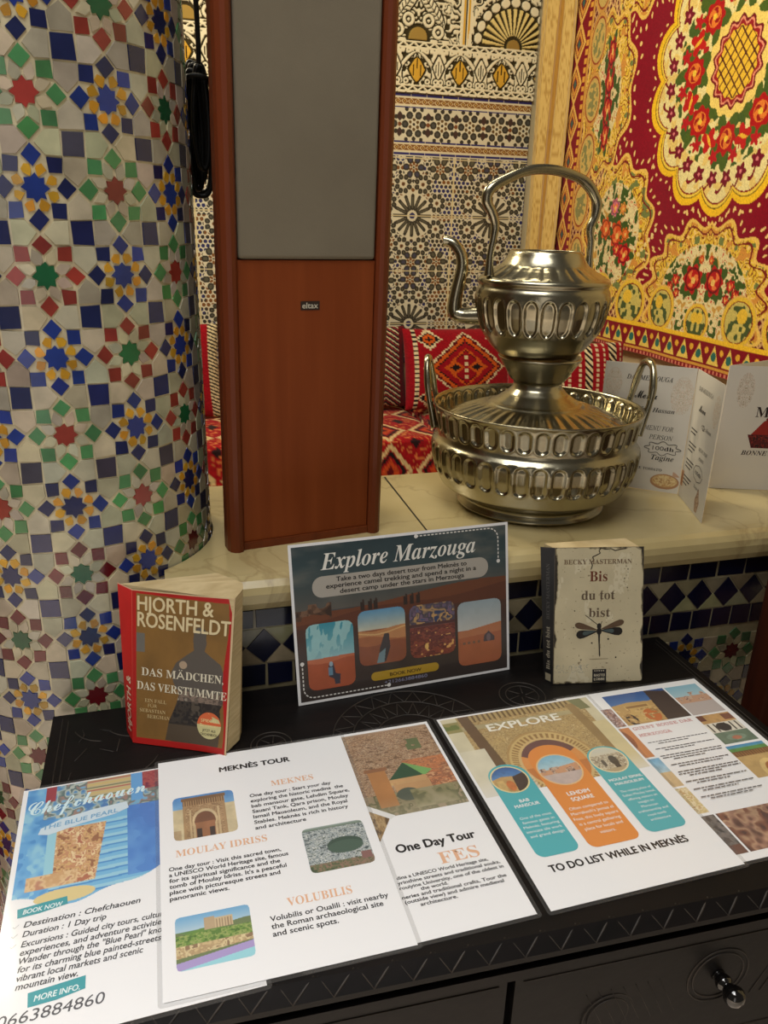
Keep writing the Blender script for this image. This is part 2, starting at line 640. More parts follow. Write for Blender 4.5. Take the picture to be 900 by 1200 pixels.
def tile_colours(X, Z):
    """printed lattice tiles: white interlace over dark petals, mirrored about every joint and course"""
    white, dark, olive, brown, navy = (212, 205, 178), (50, 48, 42), (88, 86, 70), (122, 78, 34), (38, 42, 96)
    col = np.zeros(X.shape + (3,)) + np.array(white)
    U = 0.000872
    per, ver = 0.436, 0.544
    fx = np.abs((X - 1.31 + per / 2) % per - per / 2) / U
    fz = np.abs((Z - 0.606 + ver / 2) % ver - ver / 2) / U
    done = np.zeros(X.shape, bool)

    def setc(m, c):
        col[m & ~done] = c

    def petals(cx, cz, n, r0, r1, wid, c, ph=0.0):
        dx, dz = fx - cx, fz - cz
        r, a = np.hypot(dx, dz), np.arctan2(dz, dx) + ph
        s = 2 * PI / n
        aa = (a + s / 2) % s - s / 2
        t, q = r * np.cos(aa), r * np.sin(aa)
        dd = np.hypot(t - np.clip(t, r0, r1), q)
        return dd < wid, r

    # filler lattice of small dark cells
    k = 27.0
    row = np.round(fz / (k * 0.866))
    hx = (fx + (row % 2) * k / 2 + k / 2) % k - k / 2
    hz = fz - row * k * 0.866
    fill = np.hypot(hx, hz) < 10.6
    pick = vnoise(X, Z, 30, 3)
    col[fill] = dark
    col[fill & (pick > 0.62)] = navy
    col[fill & (pick < 0.3)] = brown
    feats = [(0, 0, 128)] + [(150, 72, 56), (60, 171, 56), (0, 262, 62), (163, 256, 62), (77, 346, 44), (250, 72, 10)]
    for cx, cz, R in feats:
        r = np.hypot(fx - cx, fz - cz)
        col[r < R] = white
    m, r = petals(0, 0, 16, 40, 110, 9.8, dark)
    m &= (r > 24)
    col[m] = dark
    m2, _ = petals(0, 0, 16, 44, 100, 3.5, olive)
    col[m2] = olive
    col[r < 17] = navy
    for cx, cz in ((150, 72), (60, 171)):
        m, r = petals(cx, cz, 8, 38, 41, 14, dark, PI / 8)
        col[m & (r < 56)] = dark
        m, r = petals(cx, cz, 8, 38, 40, 5, dark, PI / 8)
        col[m] = olive
        col[r < 11] = brown
        col[r < 5] = dark
    for cx, cz in ((0, 262), (163, 256)):
        m, r = petals(cx, cz, 6, 42, 48, 18, dark)
        col[m & (r < 64)] = dark
        m, r = petals(cx, cz, 6, 42, 48, 9, dark)
        col[m] = olive if cx else (64, 66, 88)
        m, r = petals(cx, cz, 6, 15, 24, 6.5, dark, PI / 6)
        col[m] = brown
        col[r < 6] = dark
    m, r = petals(77, 346, 8, 26, 30, 9, dark)
    col[m] = dark
    col[r < 8] = olive
    # joints
    jx = np.abs((X - 1.528 + per / 2) % per - per / 2)
    col[jx < 0.0035] = (214, 198, 150)
    jz = np.abs((Z - 0.334 + 0.272 / 2) % 0.272 - 0.272 / 2)
    col[jz < 0.0022] = (206, 192, 150)
    # frieze bands at the top
    band = lambda a, b: (Z < a) & (Z >= b)
    col[band(9, 0.886)] = white
    for a, b in ((1.164, 1.152), (1.107, 1.101), (0.954, 0.946), (0.900, 0.890)):
        col[band(a, b) & ((X - 1.2) % 0.082 > 0.003)] = (34, 34, 104)
    for a, b in ((1.147, 1.113), (0.942, 0.907)):
        k = band(a, b)
        zc = (a + b) / 2
        ph = (X - 1.2) % 0.034 - 0.017
        col[k] = (126, 82, 36)
        col[k & (np.abs(np.abs(ph) + np.abs(Z - zc) * 1.1 - 0.014) < 0.0022)] = (216, 196, 150)
        col[k & (np.abs(np.abs(Z - zc) - 0.0155) < 0.0022)] = (222, 208, 170)
        col[k & (np.hypot(ph, Z - zc) < 0.0035)] = (214, 176, 90)
    k = band(1.101, 0.954)
    p = (X - 1.303 + 0.074) % 0.148 - 0.074
    q = Z - 1.028
    r, a = np.hypot(p, q), np.arctan2(q, p)
    col[k] = white
    s = PI / 3
    for rot, rr, w, c in ((0, 0.046, 0.0175, dark), (0, 0.046, 0.0085, (72, 74, 70)), (s / 2, 0.064, 0.0105, dark),
                          (s / 2, 0.022, 0.0078, (96, 72, 34)), (0, 0.078, 0.010, dark)):
        aa = (a + rot + s / 2) % s - s / 2
        col[k & (np.hypot(r * np.cos(aa) - rr, r * np.sin(aa)) < w)] = c
    col[k & (r < 0.007)] = dark
    star = np.abs(p) > 0.062
    col[k & star & (np.abs(np.abs(q) - 0.035) + (0.074 - np.abs(p)) < 0.022)] = (64, 46, 44)
    col[k & star & (np.hypot(0.074 - np.abs(p), q) < 0.010)] = (120, 70, 36)
    col *= (0.95 + 0.08 * fbm(X, Z, 9, 40))[..., None]
    return col


nx, ny = 720, 500
x0 = np.linspace(0.05, 1.93, nx)
z0 = np.linspace(1.166, -0.15, ny)
X, Z = np.meshgrid(x0, z0)
P = np.stack([wx(X), np.full(X.shape, WALL_Y), wz(Z)], -1).reshape(-1, 3)
mesh('tile_panel', P, grid_faces(nx, ny), M['walltile'], wall, tile_colours(X, Z).reshape(-1, 3))


def plaster(X, Z):
    """carved plaster: returns (raised 0..1, colour)"""
    white, recess_shade, gold = np.array((226, 216, 184)), np.array((62, 54, 34)), np.array((206, 160, 58))  # recess tone darkened to carry the shade between the raised carving
    hgt = np.zeros(X.shape)
    col = np.zeros(X.shape + (3,)) + recess_shade
    per = 0.2205
    u = (X - 1.306 + per / 2) % per - per / 2

    def up(m, c=white):
        hgt[m] = 1
        col[m] = c

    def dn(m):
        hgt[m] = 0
        col[m] = recess_shade
    # scroll fill everywhere, mirrored about each palmette
    n = fbm(np.abs(u) + 0.7, Z, 26, 9, 2)
    up(np.abs((n * 5) % 1 - 0.5) < 0.27)
    n2 = fbm(np.abs(u) + 5.7, Z, 30, 19, 2)
    fr = (Z > 1.205) & (Z < 1.352)
    # frieze: ogee arches, golden flames, leaves
    zc = Z - 1.275
    og = 0.088 * np.sqrt(np.clip(1 - ((zc + 0.03) / 0.098) ** 2, 0, 1)) * (1 - 0.35 * np.clip(zc / 0.07, 0, 1))
    d = np.abs(np.abs(u) - og)
    dn(fr & (d < 0.017) & (zc > -0.05))
    up(fr & (d < 0.010) & (zc > -0.055))
    fl = 0.040 * np.clip(1 - np.abs(zc + 0.008) / 0.052, 0, 1) ** 0.7
    dn(fr & (np.abs(u) < fl + 0.011) & (np.abs(zc + 0.008) < 0.058))
    up(fr & (np.abs(u) < fl), gold)
    dn(fr & (np.abs(u) < 0.0035) & (zc > -0.005) & (zc < 0.04))
    dn(fr & (np.abs(np.abs(u) - 0.018) < 0.003) & (zc > -0.035) & (zc < 0.012))
    v = per / 2 - np.abs(u)
    lf = 0.028 * np.clip(1 - np.abs(zc - 0.005) / 0.05, 0, 1) ** 0.8
    dn(fr & (v < lf + 0.009) & (np.abs(zc) < 0.06))
    up(fr & (v < lf))
    dn(fr & (v < 0.0032) & (np.abs(zc) < 0.03))
    dn(fr & (np.abs(v - 0.012) < 0.0026) & (np.abs(zc) < 0.018))
    for cu in (0.055, 0.098):
        rr = np.hypot(np.abs(u) - cu, zc + 0.058)
        dn(fr & (rr < 0.019)); up(fr & (rr < 0.014)); dn(fr & (rr < 0.005))
    # plain fillets and zigzag bands
    for a, b in ((1.168, 1.203), (1.354, 1.389)):
        k = (Z > a) & (Z < b)
        up(k)
        zz = np.abs((X * 1.0 + 0.013) % 0.052 - 0.026) / 0.026
        t = (Z - a - 0.008) / (b - a - 0.016)
        dn(k & (t > 0) & (t < 1) & (np.abs(t - zz) > 0.28) & (np.abs(t - 0.5) < 0.42))
    # upper panels
    pan = Z > 1.389
    post = pan & (np.abs((X - 1.548 + 0.36) % 0.72 - 0.36) < 0.030)
    dn(post); up(post)
    q = (X - 1.548 + 0.36) % 0.72 - 0.36
    up(post & (np.abs(np.abs(q) - 0.012) < 0.005), gold)
    dn(post & (np.abs(q) < 0.003))
    # left panel: two crossing feather leaves above small scrolls
    for cx in (1.306, 1.306 - 0.72 * 1.5):
        du = np.abs(X - cx)
        for (ax_, az_, bx_, bz_, wd) in ((0.0, 1.60, 0.125, 1.46, 0.024), (0.09, 1.60, 0.14, 1.66, 0.03)):
            L = math.hypot(bx_ - ax_, bz_ - az_)
            t = ((du - ax_) * (bx_ - ax_) + (Z - az_) * (bz_ - az_)) / L / L
            s_ = np.abs((du - ax_) * (bz_ - az_) - (Z - az_) * (bx_ - ax_)) / L
            wv = wd * np.sqrt(np.clip(t * (1 - t) * 4, 0, 1))
            kk = pan & (t > 0) & (t < 1)
            dn(kk & (s_ < wv + 0.008)); up(kk & (s_ < wv))
            dn(kk & (s_ < wv * 0.9) & (np.abs((t * 9 + s_ * 26) % 1 - 0.5) < 0.16) & (s_ > 0.003))
            dn(kk & (s_ < 0.0022))
        rr = np.hypot(du, Z - 1.40)
        dn(pan & (rr < 0.062)); up(pan & (rr < 0.046) & (Z > 1.392), gold * 0.62 + 30)
        for cu, cz in ((0.05, 1.475), (0.10, 1.43)):
            rr = np.hypot(du - cu, Z - cz)
            dn(pan & (rr < 0.034)); up(pan & (np.abs(rr - 0.022) < 0.007)); up(pan & (rr < 0.007))
    # right panel: fan shell
    dx, dz = X - 1.80, Z - 1.395
    r, a = np.hypot(dx, dz), np.arctan2(dz, dx)
    k = pan & (r < 0.165)
    dn(k)
    sa = (a * 15 / PI) % 1
    up(k & (r > 0.05) & (np.abs(sa - 0.5) < 0.26), np.array((222, 200, 130)))
    up(k & (r < 0.034), np.array((150, 120, 60)))
    kk = pan & (r > 0.165) & (r < 0.215)
    dn(kk)
    up(kk & (np.hypot((a * 11 / PI) % 1 - 0.5, (r - 0.19) / 0.045) < 0.42))
    up(pan & (np.abs(r - 0.235) < 0.007))
    return hgt, col


nx, ny = 720, 240
x0 = np.linspace(0.05, 1.93, nx)
z0 = np.linspace(1.80, 1.1665, ny)
X, Z = np.meshgrid(x0, z0)
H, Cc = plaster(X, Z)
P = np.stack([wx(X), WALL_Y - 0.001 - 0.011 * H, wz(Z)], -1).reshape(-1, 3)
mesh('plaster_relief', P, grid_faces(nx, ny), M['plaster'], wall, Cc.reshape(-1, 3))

# ------------------------------------------------------------------ mosaic tiles (cut one by one)
BLUE, NAVY, YEL = (34, 56, 132), (30, 38, 86), (206, 152, 44)
GRN, DGRN, RED, DRED = (78, 138, 84), (26, 98, 58), (150, 58, 48), (104, 26, 32)
WHITE = (190, 182, 156)


def jitter_col(c, a=0.12):
    k = 1 + rnd.uniform(-a, a)
    return tuple(min(255, v * k * (1 + rnd.uniform(-0.04, 0.04))) for v in c)


def mosaic_cell(put, ci, ri, cell, kind, dull=0.0, white=WHITE):
    """one star cell; put(polygon in cell units about the cell's centre, colour)"""
    pol = lambda r, a: (r * math.sin(math.radians(a)), r * math.cos(math.radians(a)))
    st = {'B': BLUE, 'R': RED, 'G': DGRN}[kind]
    if kind == 'B' and rnd.random() < 0.4:
        st = NAVY
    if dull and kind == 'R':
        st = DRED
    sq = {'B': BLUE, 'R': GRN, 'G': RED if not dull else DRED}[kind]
    kt = YEL if kind == 'B' else white
    put([pol(0.168 if k % 2 == 0 else 0.122, 22.5 * k) for k in range(16)], st)
    for k in range(8):
        a = 45 * k
        cx, cy = pol(0.36, a)
        c = sq
        if kind == 'B':
            c = NAVY if rnd.random() < 0.5 else BLUE
        put([(cx + pol(0.122, a + q)[0], cy + pol(0.122, a + q)[1]) for q in (0, 90, 180, 270)], c)
        a += 22.5
        put([pol(0.130, a), pol(0.180, a - 17), pol(0.243, a - 16.5), pol(0.335, a), pol(0.243, a + 16.5), pol(0.180, a + 17)]
            if kind != 'B' else [pol(0.136, a), pol(0.205, a - 15.5), pol(0.252, a - 15.0), pol(0.285, a), pol(0.252, a + 15.0), pol(0.205, a + 15.5)], kt)
    put([(0.5 + dx, 0.5 + dy) for dx, dy in ((-.137, -.137), (-.137, .137), (.137, .137), (.137, -.137))],
        NAVY if rnd.random() < 0.85 else (72, 66, 84))
    for sx, sy in ((1, 1), (1, -1)):
        put([(0.5, 0.035 * sy), (0.645, 0.16 * sy), (0.645, 0.345 * sy), (0.355, 0.345 * sy), (0.355, 0.16 * sy)], white)
        put([(0.035 * sy, 0.5), (0.165 * sy, 0.645), (0.34 * sy, 0.645), (0.34 * sy, 0.355), (0.165 * sy, 0.355)], white)


def add_tile(mb, P, n, col, lift, shrink=0.972):
    """P: world corner points on the bed, n: outward normal; slightly domed chip with cut sides"""
    P = np.array(P)
    c = P.mean(0)
    n = np.array(n)
    t = NR.normal(0, 0.014, 3)
    top = []
    for p in P:
        q = c + (p - c) * shrink
        q = q - n * ((q - c) @ n)
        top.append(q + n * (lift + (p - c) @ t))
    k = len(P)
    bot = [c + (p - c) * 1.0 - n * 0.0004 for p in P]
    F = [list(range(k))] + [[i, k + i, k + (i + 1) % k, (i + 1) % k] for i in range(k)]
    mb.add(top + bot, F, col)


# ------------------------------------------------------------------ the column
CX, CY, CR = -0.1225, 1.081, 0.1775
column = thing('mosaic_column', (CX, CY, FLOOR), 'thick round column covered in blue, green, red and yellow star mosaic tiles', 'column')
mb = MB()
seg = 120
V, F = [], []
for z in np.linspace(FLOOR + 0.03, 1.02, 2):
    for k in range(seg):
        a = 2 * PI * k / seg
        V.append((CX + CR * math.sin(a), CY - CR * math.cos(a), z))
for k in range(seg):
    F.append([k, (k + 1) % seg, seg + (k + 1) % seg, seg + k])
mb.add(V, F, (216, 204, 168), 0, True)
NCOL, PZ, Z0 = 14, 0.0845, 0.687
for ri in range(-4, 15):
    for ci in range(NCOL):
        zc = Z0 - PZ * ri
        ac = math.radians(5.6) + 2 * PI * ci / NCOL
        w = (ri - ci) % 4
        kind = 'R' if w == 0 else ('G' if w == 2 else 'B')
        dull = 1.0 if ri >= 6 else 0.0

        def put(poly, col, zc=zc, ac=ac):
            pts, keep = [], True
            for x, y in poly:
                x += rnd.uniform(-.011, .011); y += rnd.uniform(-.011, .011)
                z = zc + y * PZ
                keep = keep and z > FLOOR + 0.035
                a = ac + x * 2 * PI / NCOL
                pts.append((CX + CR * math.sin(a), CY - CR * math.cos(a), z))
            if not keep:
                return
            am = ac + sum(p[0] for p in poly) / len(poly) * 2 * PI / NCOL
            add_tile(mb, pts[::-1], (math.sin(am), -math.cos(am), 0), jitter_col(col), 0.0012)
        mosaic_cell(put, ci, ri, PZ, kind, dull)
mb.build('shaft', M['tile'], column, True)
mb = MB()
mb.tube([(CX + (CR + 0.006) * math.sin(a), CY - (CR + 0.006) * math.cos(a), FLOOR + 0.02) for a in np.arange(24) * 2 * PI / 24],
        0.02, 8, closed=True, smooth=2)
mb.build('base_ring', M['marble'], column)

# cream skirting in the left background, behind the column
mb = MB()
mb.box((-0.95, 1.62, -0.52), (1.0, 0.08, 0.20), bevel=0.01)
mb.build('trim_1', M['creamwall'])['kind'] = 'structure'

# ------------------------------------------------------------------ the counter
counter = thing('bar_counter', (0.9, 1.06, FLOOR), 'long masonry counter with a cream marble top above dark mosaic', 'counter')
TOP = 0.16
R2 = CR + 0.0035


def arc(xa, front):
    s = -1 if front else 1
    return (xa, CY + s * math.sqrt(R2 ** 2 - (xa - CX) ** 2))


def slab_outline(yf, inset, xl=-0.012, xr=1.66, yb=1.258):
    pts = [(xl, yf + inset), (xr, yf + inset), (xr, yb), (xl + 0.012, yb)]
    a0, a1 = math.atan2(arc(0.0, False)[1] - CY, -CX), math.atan2(arc(xl, True)[1] - CY, xl - CX)
    for t in np.linspace(a0, a1, 18):
        pts.append((CX + R2 * math.cos(t), CY + R2 * math.sin(t)))
    return pts


mb = MB()
prof = [(0.010, 0.1165), (0.002, 0.1195), (0.0, 0.128), (0.0, 0.140), (0.003, 0.1485), (0.010, 0.1555), (0.020, 0.1592), (0.034, TOP)]
rings = [[(x, y, z) for x, y in slab_outline(0.881, ins)] for ins, z in prof]
n = len(rings[0])
V = [p for r_ in rings for p in r_]
F = []
for i in range(len(rings) - 1):
    for k in range(n):
        F.append([i * n + k, i * n + (k + 1) % n, (i + 1) * n + (k + 1) % n, (i + 1) * n + k])
F.append([(len(rings) - 1) * n + k for k in range(n)])
F.append(list(range(n))[::-1])
mb.add(V, F)
mb.build('marble_top', M['marble'], counter)
mb = MB()
g0, g1 = (0.3651, 1.1886), (0.3566, 0.985)
mb.add([(g0[0] - .0016, g0[1] + 0.06, TOP + .0004), (g0[0] + .0016, g0[1] + 0.06, TOP + .0004), (g1[0] + .0012, g1[1], TOP + .0004), (g1[0] - .0012, g1[1], TOP + .0004)], [[3, 2, 1, 0]])
mb.build('slab_joint', M['black'], counter)
mb = MB()
mb.box((0.862, 1.076, -0.2525), (1.59, 0.356, 0.734))
mb.build('masonry_base', M['creamwall'], counter)

YF = 0.892
mb = MB()
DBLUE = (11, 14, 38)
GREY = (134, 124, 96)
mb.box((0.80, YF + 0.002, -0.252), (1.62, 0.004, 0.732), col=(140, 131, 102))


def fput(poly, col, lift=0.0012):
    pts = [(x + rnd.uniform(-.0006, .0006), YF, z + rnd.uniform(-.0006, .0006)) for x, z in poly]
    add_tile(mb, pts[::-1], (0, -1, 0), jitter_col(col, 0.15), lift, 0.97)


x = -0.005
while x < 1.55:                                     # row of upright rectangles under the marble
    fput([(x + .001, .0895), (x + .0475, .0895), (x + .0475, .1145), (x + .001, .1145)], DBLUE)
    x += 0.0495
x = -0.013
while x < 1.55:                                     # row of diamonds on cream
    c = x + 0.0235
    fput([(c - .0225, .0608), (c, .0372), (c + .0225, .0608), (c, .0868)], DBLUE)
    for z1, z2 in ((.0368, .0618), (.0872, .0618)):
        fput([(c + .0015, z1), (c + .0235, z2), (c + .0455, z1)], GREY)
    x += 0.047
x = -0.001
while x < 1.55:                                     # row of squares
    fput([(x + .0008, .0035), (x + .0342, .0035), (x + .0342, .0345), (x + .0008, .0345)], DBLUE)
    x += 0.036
FC = 0.088
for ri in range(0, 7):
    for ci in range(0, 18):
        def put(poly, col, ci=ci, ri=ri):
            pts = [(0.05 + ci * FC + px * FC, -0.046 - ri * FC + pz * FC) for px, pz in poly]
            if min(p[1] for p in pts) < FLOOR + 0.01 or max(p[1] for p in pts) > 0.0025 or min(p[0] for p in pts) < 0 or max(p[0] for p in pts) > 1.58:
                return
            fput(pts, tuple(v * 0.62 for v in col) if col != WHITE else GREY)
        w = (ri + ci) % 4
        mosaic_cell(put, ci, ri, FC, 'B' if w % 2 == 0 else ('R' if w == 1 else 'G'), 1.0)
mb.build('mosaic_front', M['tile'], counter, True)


# ================================================================== THE SALON BEHIND THE COUNTER
# ------------------------------------------------------------------ tapestry on the right wall
TX, TS = 1.655, 0.81          # plane of the cloth; sizes taken at 2.0 m


def tapestry_colours(A, B):
    """A: to the right from the middle of the rug, B: up from the middle (m, before scaling); four-way symmetric"""
    red, maroon, gold, cream = (132, 6, 30), (92, 10, 24), (222, 182, 56), (226, 210, 146)
    pink, green, orange = (216, 172, 92), (62, 84, 30), (214, 82, 26)
    x, y = np.abs(A), np.abs(B)
    c = np.zeros(A.shape + (3,)) + np.array(red, float)
    c *= (0.93 + 0.14 * fbm(A, B, 5, 70))[..., None]
    n1 = fbm(x + 2, y + 1, 13, 60, 3)
    n2 = fbm(x + 7, y + 4, 30, 64, 2)

    def put(m, col):
        c[m] = col

    def lattice(m):
        put(m, maroon)
        u, v = (x + y * 0.8) * 30, (x - y * 0.8) * 30
        put(m & ((np.abs(u % 1 - 0.5) < 0.16) | (np.abs(v % 1 - 0.5) < 0.16)), (206, 158, 104))

    def scroll(m, base=gold):
        put(m, base)
        w = np.abs((n1 * 9 + n2 * 3.0) % 1 - 0.5)
        put(m & (w < 0.10), (122, 50, 26))
        put(m & (w > 0.41), (236, 200, 120))
        put(m & (n2 > 0.66), (204, 140, 60))
        put(m & (n2 < 0.30), (112, 122, 66))

    def rose(cx, cy, r, col=(176, 24, 22), fl=0, lf=True, asp=1.0):
        dx, dy = (A if fl else x) - cx, (B if fl == 2 else y) - cy
        rr, an = np.hypot(dx, dy * asp), np.arctan2(dy * asp, dx)
        if lf:
            put(rr < r * (1.25 + 0.42 * np.cos(5 * an + cx * 40)), green)
        put(rr < r * (1 + 0.13 * np.cos(7 * an)), col)
        put((rr < r * 0.62) & (np.cos(3 * an + rr * 90) > 0.1), (226, 120, 60))
        put(np.hypot(dx + r * .1, dy * asp - r * .1) < r * 0.24, (232, 186, 96))
        put((np.abs(rr - r * 0.78) < r * 0.08), tuple(v * 0.6 for v in col))

    # zones: border lattice, cartouches of gold scrollwork, cream floral hearts
    edge = (x > 0.80) | (y > 0.83)
    lattice(edge)

    def cart(cx, cy, rx, ry, nl, inner=0.72):
        dx, dy = (x - cx) / rx, (y - cy) / ry
        an = np.arctan2(dy, dx)
        rr = np.hypot(dx, dy) / (1 + 0.075 * np.cos(nl * an))
        put((rr < 1.22) & (rr > 1.13) & ((np.hypot((rr - 1.17) * 4.2, np.abs((an * nl * .8) % 1 - 0.5)) < 0.16)), (232, 196, 120))
        scroll(rr < 1.05)
        put((rr > 1.0) & (rr < 1.05), (228, 186, 88))
        put((rr > 0.93) & (rr < 0.96), (120, 30, 24))
        k = np.hypot((x - cx) / rx, (y - cy) / ry) < inner
        put(k, (220, 204, 150))
        f = vnoise(x, y, 42, 80) * 0.7 + vnoise(x, y, 80, 81) * 0.3
        put(k & (f > 0.62), green)
        put(k & (f < 0.24), (196, 150, 70))
        put(k & (f > 0.49) & (f < 0.52), (190, 40, 30))
        return k

    cart(0.665, 0.585, 0.265, 0.30, 11)
    cart(0.865, 0.0, 0.215, 0.315, 9, 0.60)
    cart(0.0, 0.80, 0.36, 0.265, 15, 0.74)
    # roses of the cartouches
    for yy, r in ((0.062, 0.042), (0.165, 0.036)):
        rose(0.85, yy, r, asp=0.62)
    rose(0.065, 0.735, 0.052); rose(0.17, 0.745, 0.024, (190, 30, 26)); rose(0.205, 0.775, 0.022); rose(0.155, 0.795, 0.02, lf=False)
    rose(0.03, 0.66, 0.016, (206, 80, 30), lf=False); rose(0.25, 0.80, 0.015)
    rose(0.63, 0.585, 0.055, (206, 74, 22)); rose(0.56, 0.665, 0.045, (186, 22, 26)); rose(0.665, 0.47, 0.036, (206, 110, 130))
    rose(0.735, 0.56, 0.046, (210, 86, 24)); rose(0.565, 0.58, 0.026, (220, 110, 30)); rose(0.60, 0.475, 0.024, (222, 150, 60))
    rose(0.62, 0.645, 0.03, (190, 30, 30), lf=False)
    # gold C-scrolls standing on the lower and outer borders
    for cx, cy, r in ((0.245, 0.865, 0.095), (0.0, 0.895, 0.075), (0.47, 0.865, 0.105), (0.72, 0.86, 0.11), (0.93, 0.87, 0.09)):
        rr = np.hypot(x - cx, (y - cy))
        k = (rr < r) & (y < 0.945)
        put(k & (rr < r), pink)
        put(k & (rr < r * 0.95), gold)
        put(k & (rr < r * 0.80), (130, 44, 24))
        s_ = k & (rr < r * 0.76)
        put(s_, (196, 180, 96))
        put(s_ & (vnoise(x, y, 60, 90) > 0.55), (70, 84, 44))
        put(s_ & (np.hypot(x - cx - r * .2, y - cy + r * .25) < r * 0.28), gold)
    for cy in (0.0, 0.24, 0.46, 0.70):
        for k0, cx, r in ((0, 1.0, 0.085),):
            rr = np.hypot((x - cx) * 1.15, (y - cy) * 0.75)
            k = (rr < r)
            put(k, (204, 150, 70))
            put(k & (rr < r * 0.86), (150, 66, 34))
            put(k & (rr < r * 0.78), (200, 168, 92))
            put(k & (rr < r * 0.62) & (vnoise(x, y, 70, 93) > 0.5), (134, 130, 78))
    # outer guard stripes
    k = x > 1.075
    put(k, (128, 14, 26))
    ph = (y % 0.17) / 0.17 - 0.5
    t = (x - 1.175)
    dia = np.abs(ph) * 0.11 + np.abs(t)
    put(k & (np.abs(dia - 0.052) < 0.009), (226, 176, 84))
    put(k & (np.abs(dia - 0.030) < 0.007), (214, 150, 60))
    put(k & (dia < 0.014), (60, 96, 84))
    put(k & (np.abs(np.abs(t) - 0.075) < 0.012) & (np.abs((y * 26) % 1 - 0.5) < 0.30), (222, 158, 60))
    put((np.abs(x - 1.078) < 0.008), (206, 150, 66))
    put((x > 1.262), (74, 66, 34))
    k = (y > 0.94) & (x < 1.26)
    put(k, (126, 12, 24))
    put((np.abs(y - 0.948) < 0.0085) & (x < 1.26), (232, 186, 44))
    ph = (x % 0.094) - 0.047
    tz = (1.035 - y)
    tri = k & (y > 0.962) & (y < 1.035) & (np.abs(ph) < (y - 0.962) * 0.50)
    put(tri, (228, 196, 88))
    put(k & (y < 1.03) & (np.hypot(ph, (y - 1.005) * 0.9) < 0.016), (44, 104, 92))
    ph2 = ((x + 0.047) % 0.094) - 0.047
    put(k & (y < 1.0) & (np.hypot(ph2, y - 0.985) < 0.012) , (224, 166, 50))
    put(k & (np.abs(y - 1.048) < 0.005), (206, 150, 60))
    put(k & (y > 1.056) & (np.abs((x * 42 + (np.floor(y * 70) % 2) * .5) % 1 - 0.5) < 0.24), (204, 120, 96))
    # ---- medallion
    r, an = np.hypot(A, B), np.arctan2(A, B)
    lob = 14
    R = 0.452 + 0.055 * np.abs(np.cos(an * lob / 2 + PI / 2 * 0)) ** 0.8
    ph = (an * lob / (2 * PI)) % 1
    put(np.hypot(r - R - 0.026, (np.abs((an * 42 / PI) % 1 - 0.5)) * 0.037) < 0.0065, (232, 196, 120))
    put(r < R, (234, 186, 34))
    put(r < R - 0.026, (120, 96, 20))
    put(r < R - 0.031, (230, 196, 70))
    put(r < R - 0.042, (128, 18, 26))
    inner = r < R - 0.048
    put(inner, cream)
    put(inner & (n2 > 0.60), (222, 192, 110))

    def polar_f(n, rr, size, ph0):
        s_ = 2 * PI / n
        aa = (an + ph0 + s_ / 2) % s_ - s_ / 2
        return r * np.cos(aa) - rr, r * np.sin(aa), size

    # maroon vine and flowers near the rim
    s_ = np.abs(r - 0.405 - 0.018 * np.cos(an * 28)) < 0.007
    put(inner & s_ & (np.cos(an * 28 + 1) > -0.3), (120, 20, 30))
    dx, dy, q = polar_f(28, 0.378, 0.026, 0.11)
    rr = np.hypot(dx, dy)
    put(inner & (rr < q * (1 + 0.25 * np.cos(5 * np.arctan2(dy, dx)))), (112, 16, 34))
    put(inner & (rr < 0.007), (214, 120, 120))
    # leaves then the wreath of roses
    f = vnoise(A, B, 44, 31) * 0.6 + vnoise(A, B, 26, 32) * 0.4
    put((r > 0.16) & (r < 0.345) & (f > 0.58), (66, 88, 34))
    put((r > 0.17) & (r < 0.34) & (f < 0.22), (168, 30, 28))
    dx, dy, q = polar_f(8, 0.245, 0.086, 0.0)
    put(np.hypot(dx * 0.8, dy) < 0.066 * (1 + 0.35 * np.cos(6 * np.arctan2(dy, dx) + r * 20)), (72, 92, 30))
    dx, dy, q = polar_f(8, 0.243, 0.05, 0.0)
    rr, a2 = np.hypot(dx, dy), np.arctan2(dy, dx)
    put(rr < 0.053 * (1 + 0.10 * np.cos(8 * a2)), (170, 18, 18))
    put(rr < 0.034, (222, 120, 44))
    put((rr < 0.030) & (np.cos(3 * a2 + rr * 150) > 0.2), (150, 20, 18))
    put(rr < 0.011, (232, 190, 60))
    dx, dy, q = polar_f(8, 0.262, 0.05, PI / 8)
    rr, a2 = np.hypot(dx, dy), np.arctan2(dy, dx)
    put(rr < 0.036 * (1 + 0.3 * np.cos(4 * a2)), (184, 26, 22))
    put(np.abs(dx + dy * .6) + 0.3 * np.abs(dy) < 0.009, (232, 176, 50))
    dx, dy, q = polar_f(16, 0.305, 0.05, PI / 16)
    put(np.hypot(dx, dy) < 0.022 * (1 + 0.3 * np.cos(5 * np.arctan2(dy, dx))), (176, 24, 28))
    # centre: yellow lattice in a scalloped ring
    put(r < 0.170 + 0.006 * np.cos(an * 16), (234, 204, 108))
    put(r < 0.141 + 0.009 * np.cos(an * 14), (112, 14, 24))
    put(r < 0.131 + 0.009 * np.cos(an * 14), (226, 140, 110))
    put(r < 0.123 + 0.009 * np.cos(an * 14), (150, 24, 30))
    put(r < 0.112 + 0.004 * np.cos(an * 14), (232, 186, 52))
    u, v = (A + B) * 22, (A - B) * 22
    put((r < 0.112) & ((np.abs(u % 1 - 0.5) < 0.10) | (np.abs(v % 1 - 0.5) < 0.10)), (88, 44, 20))
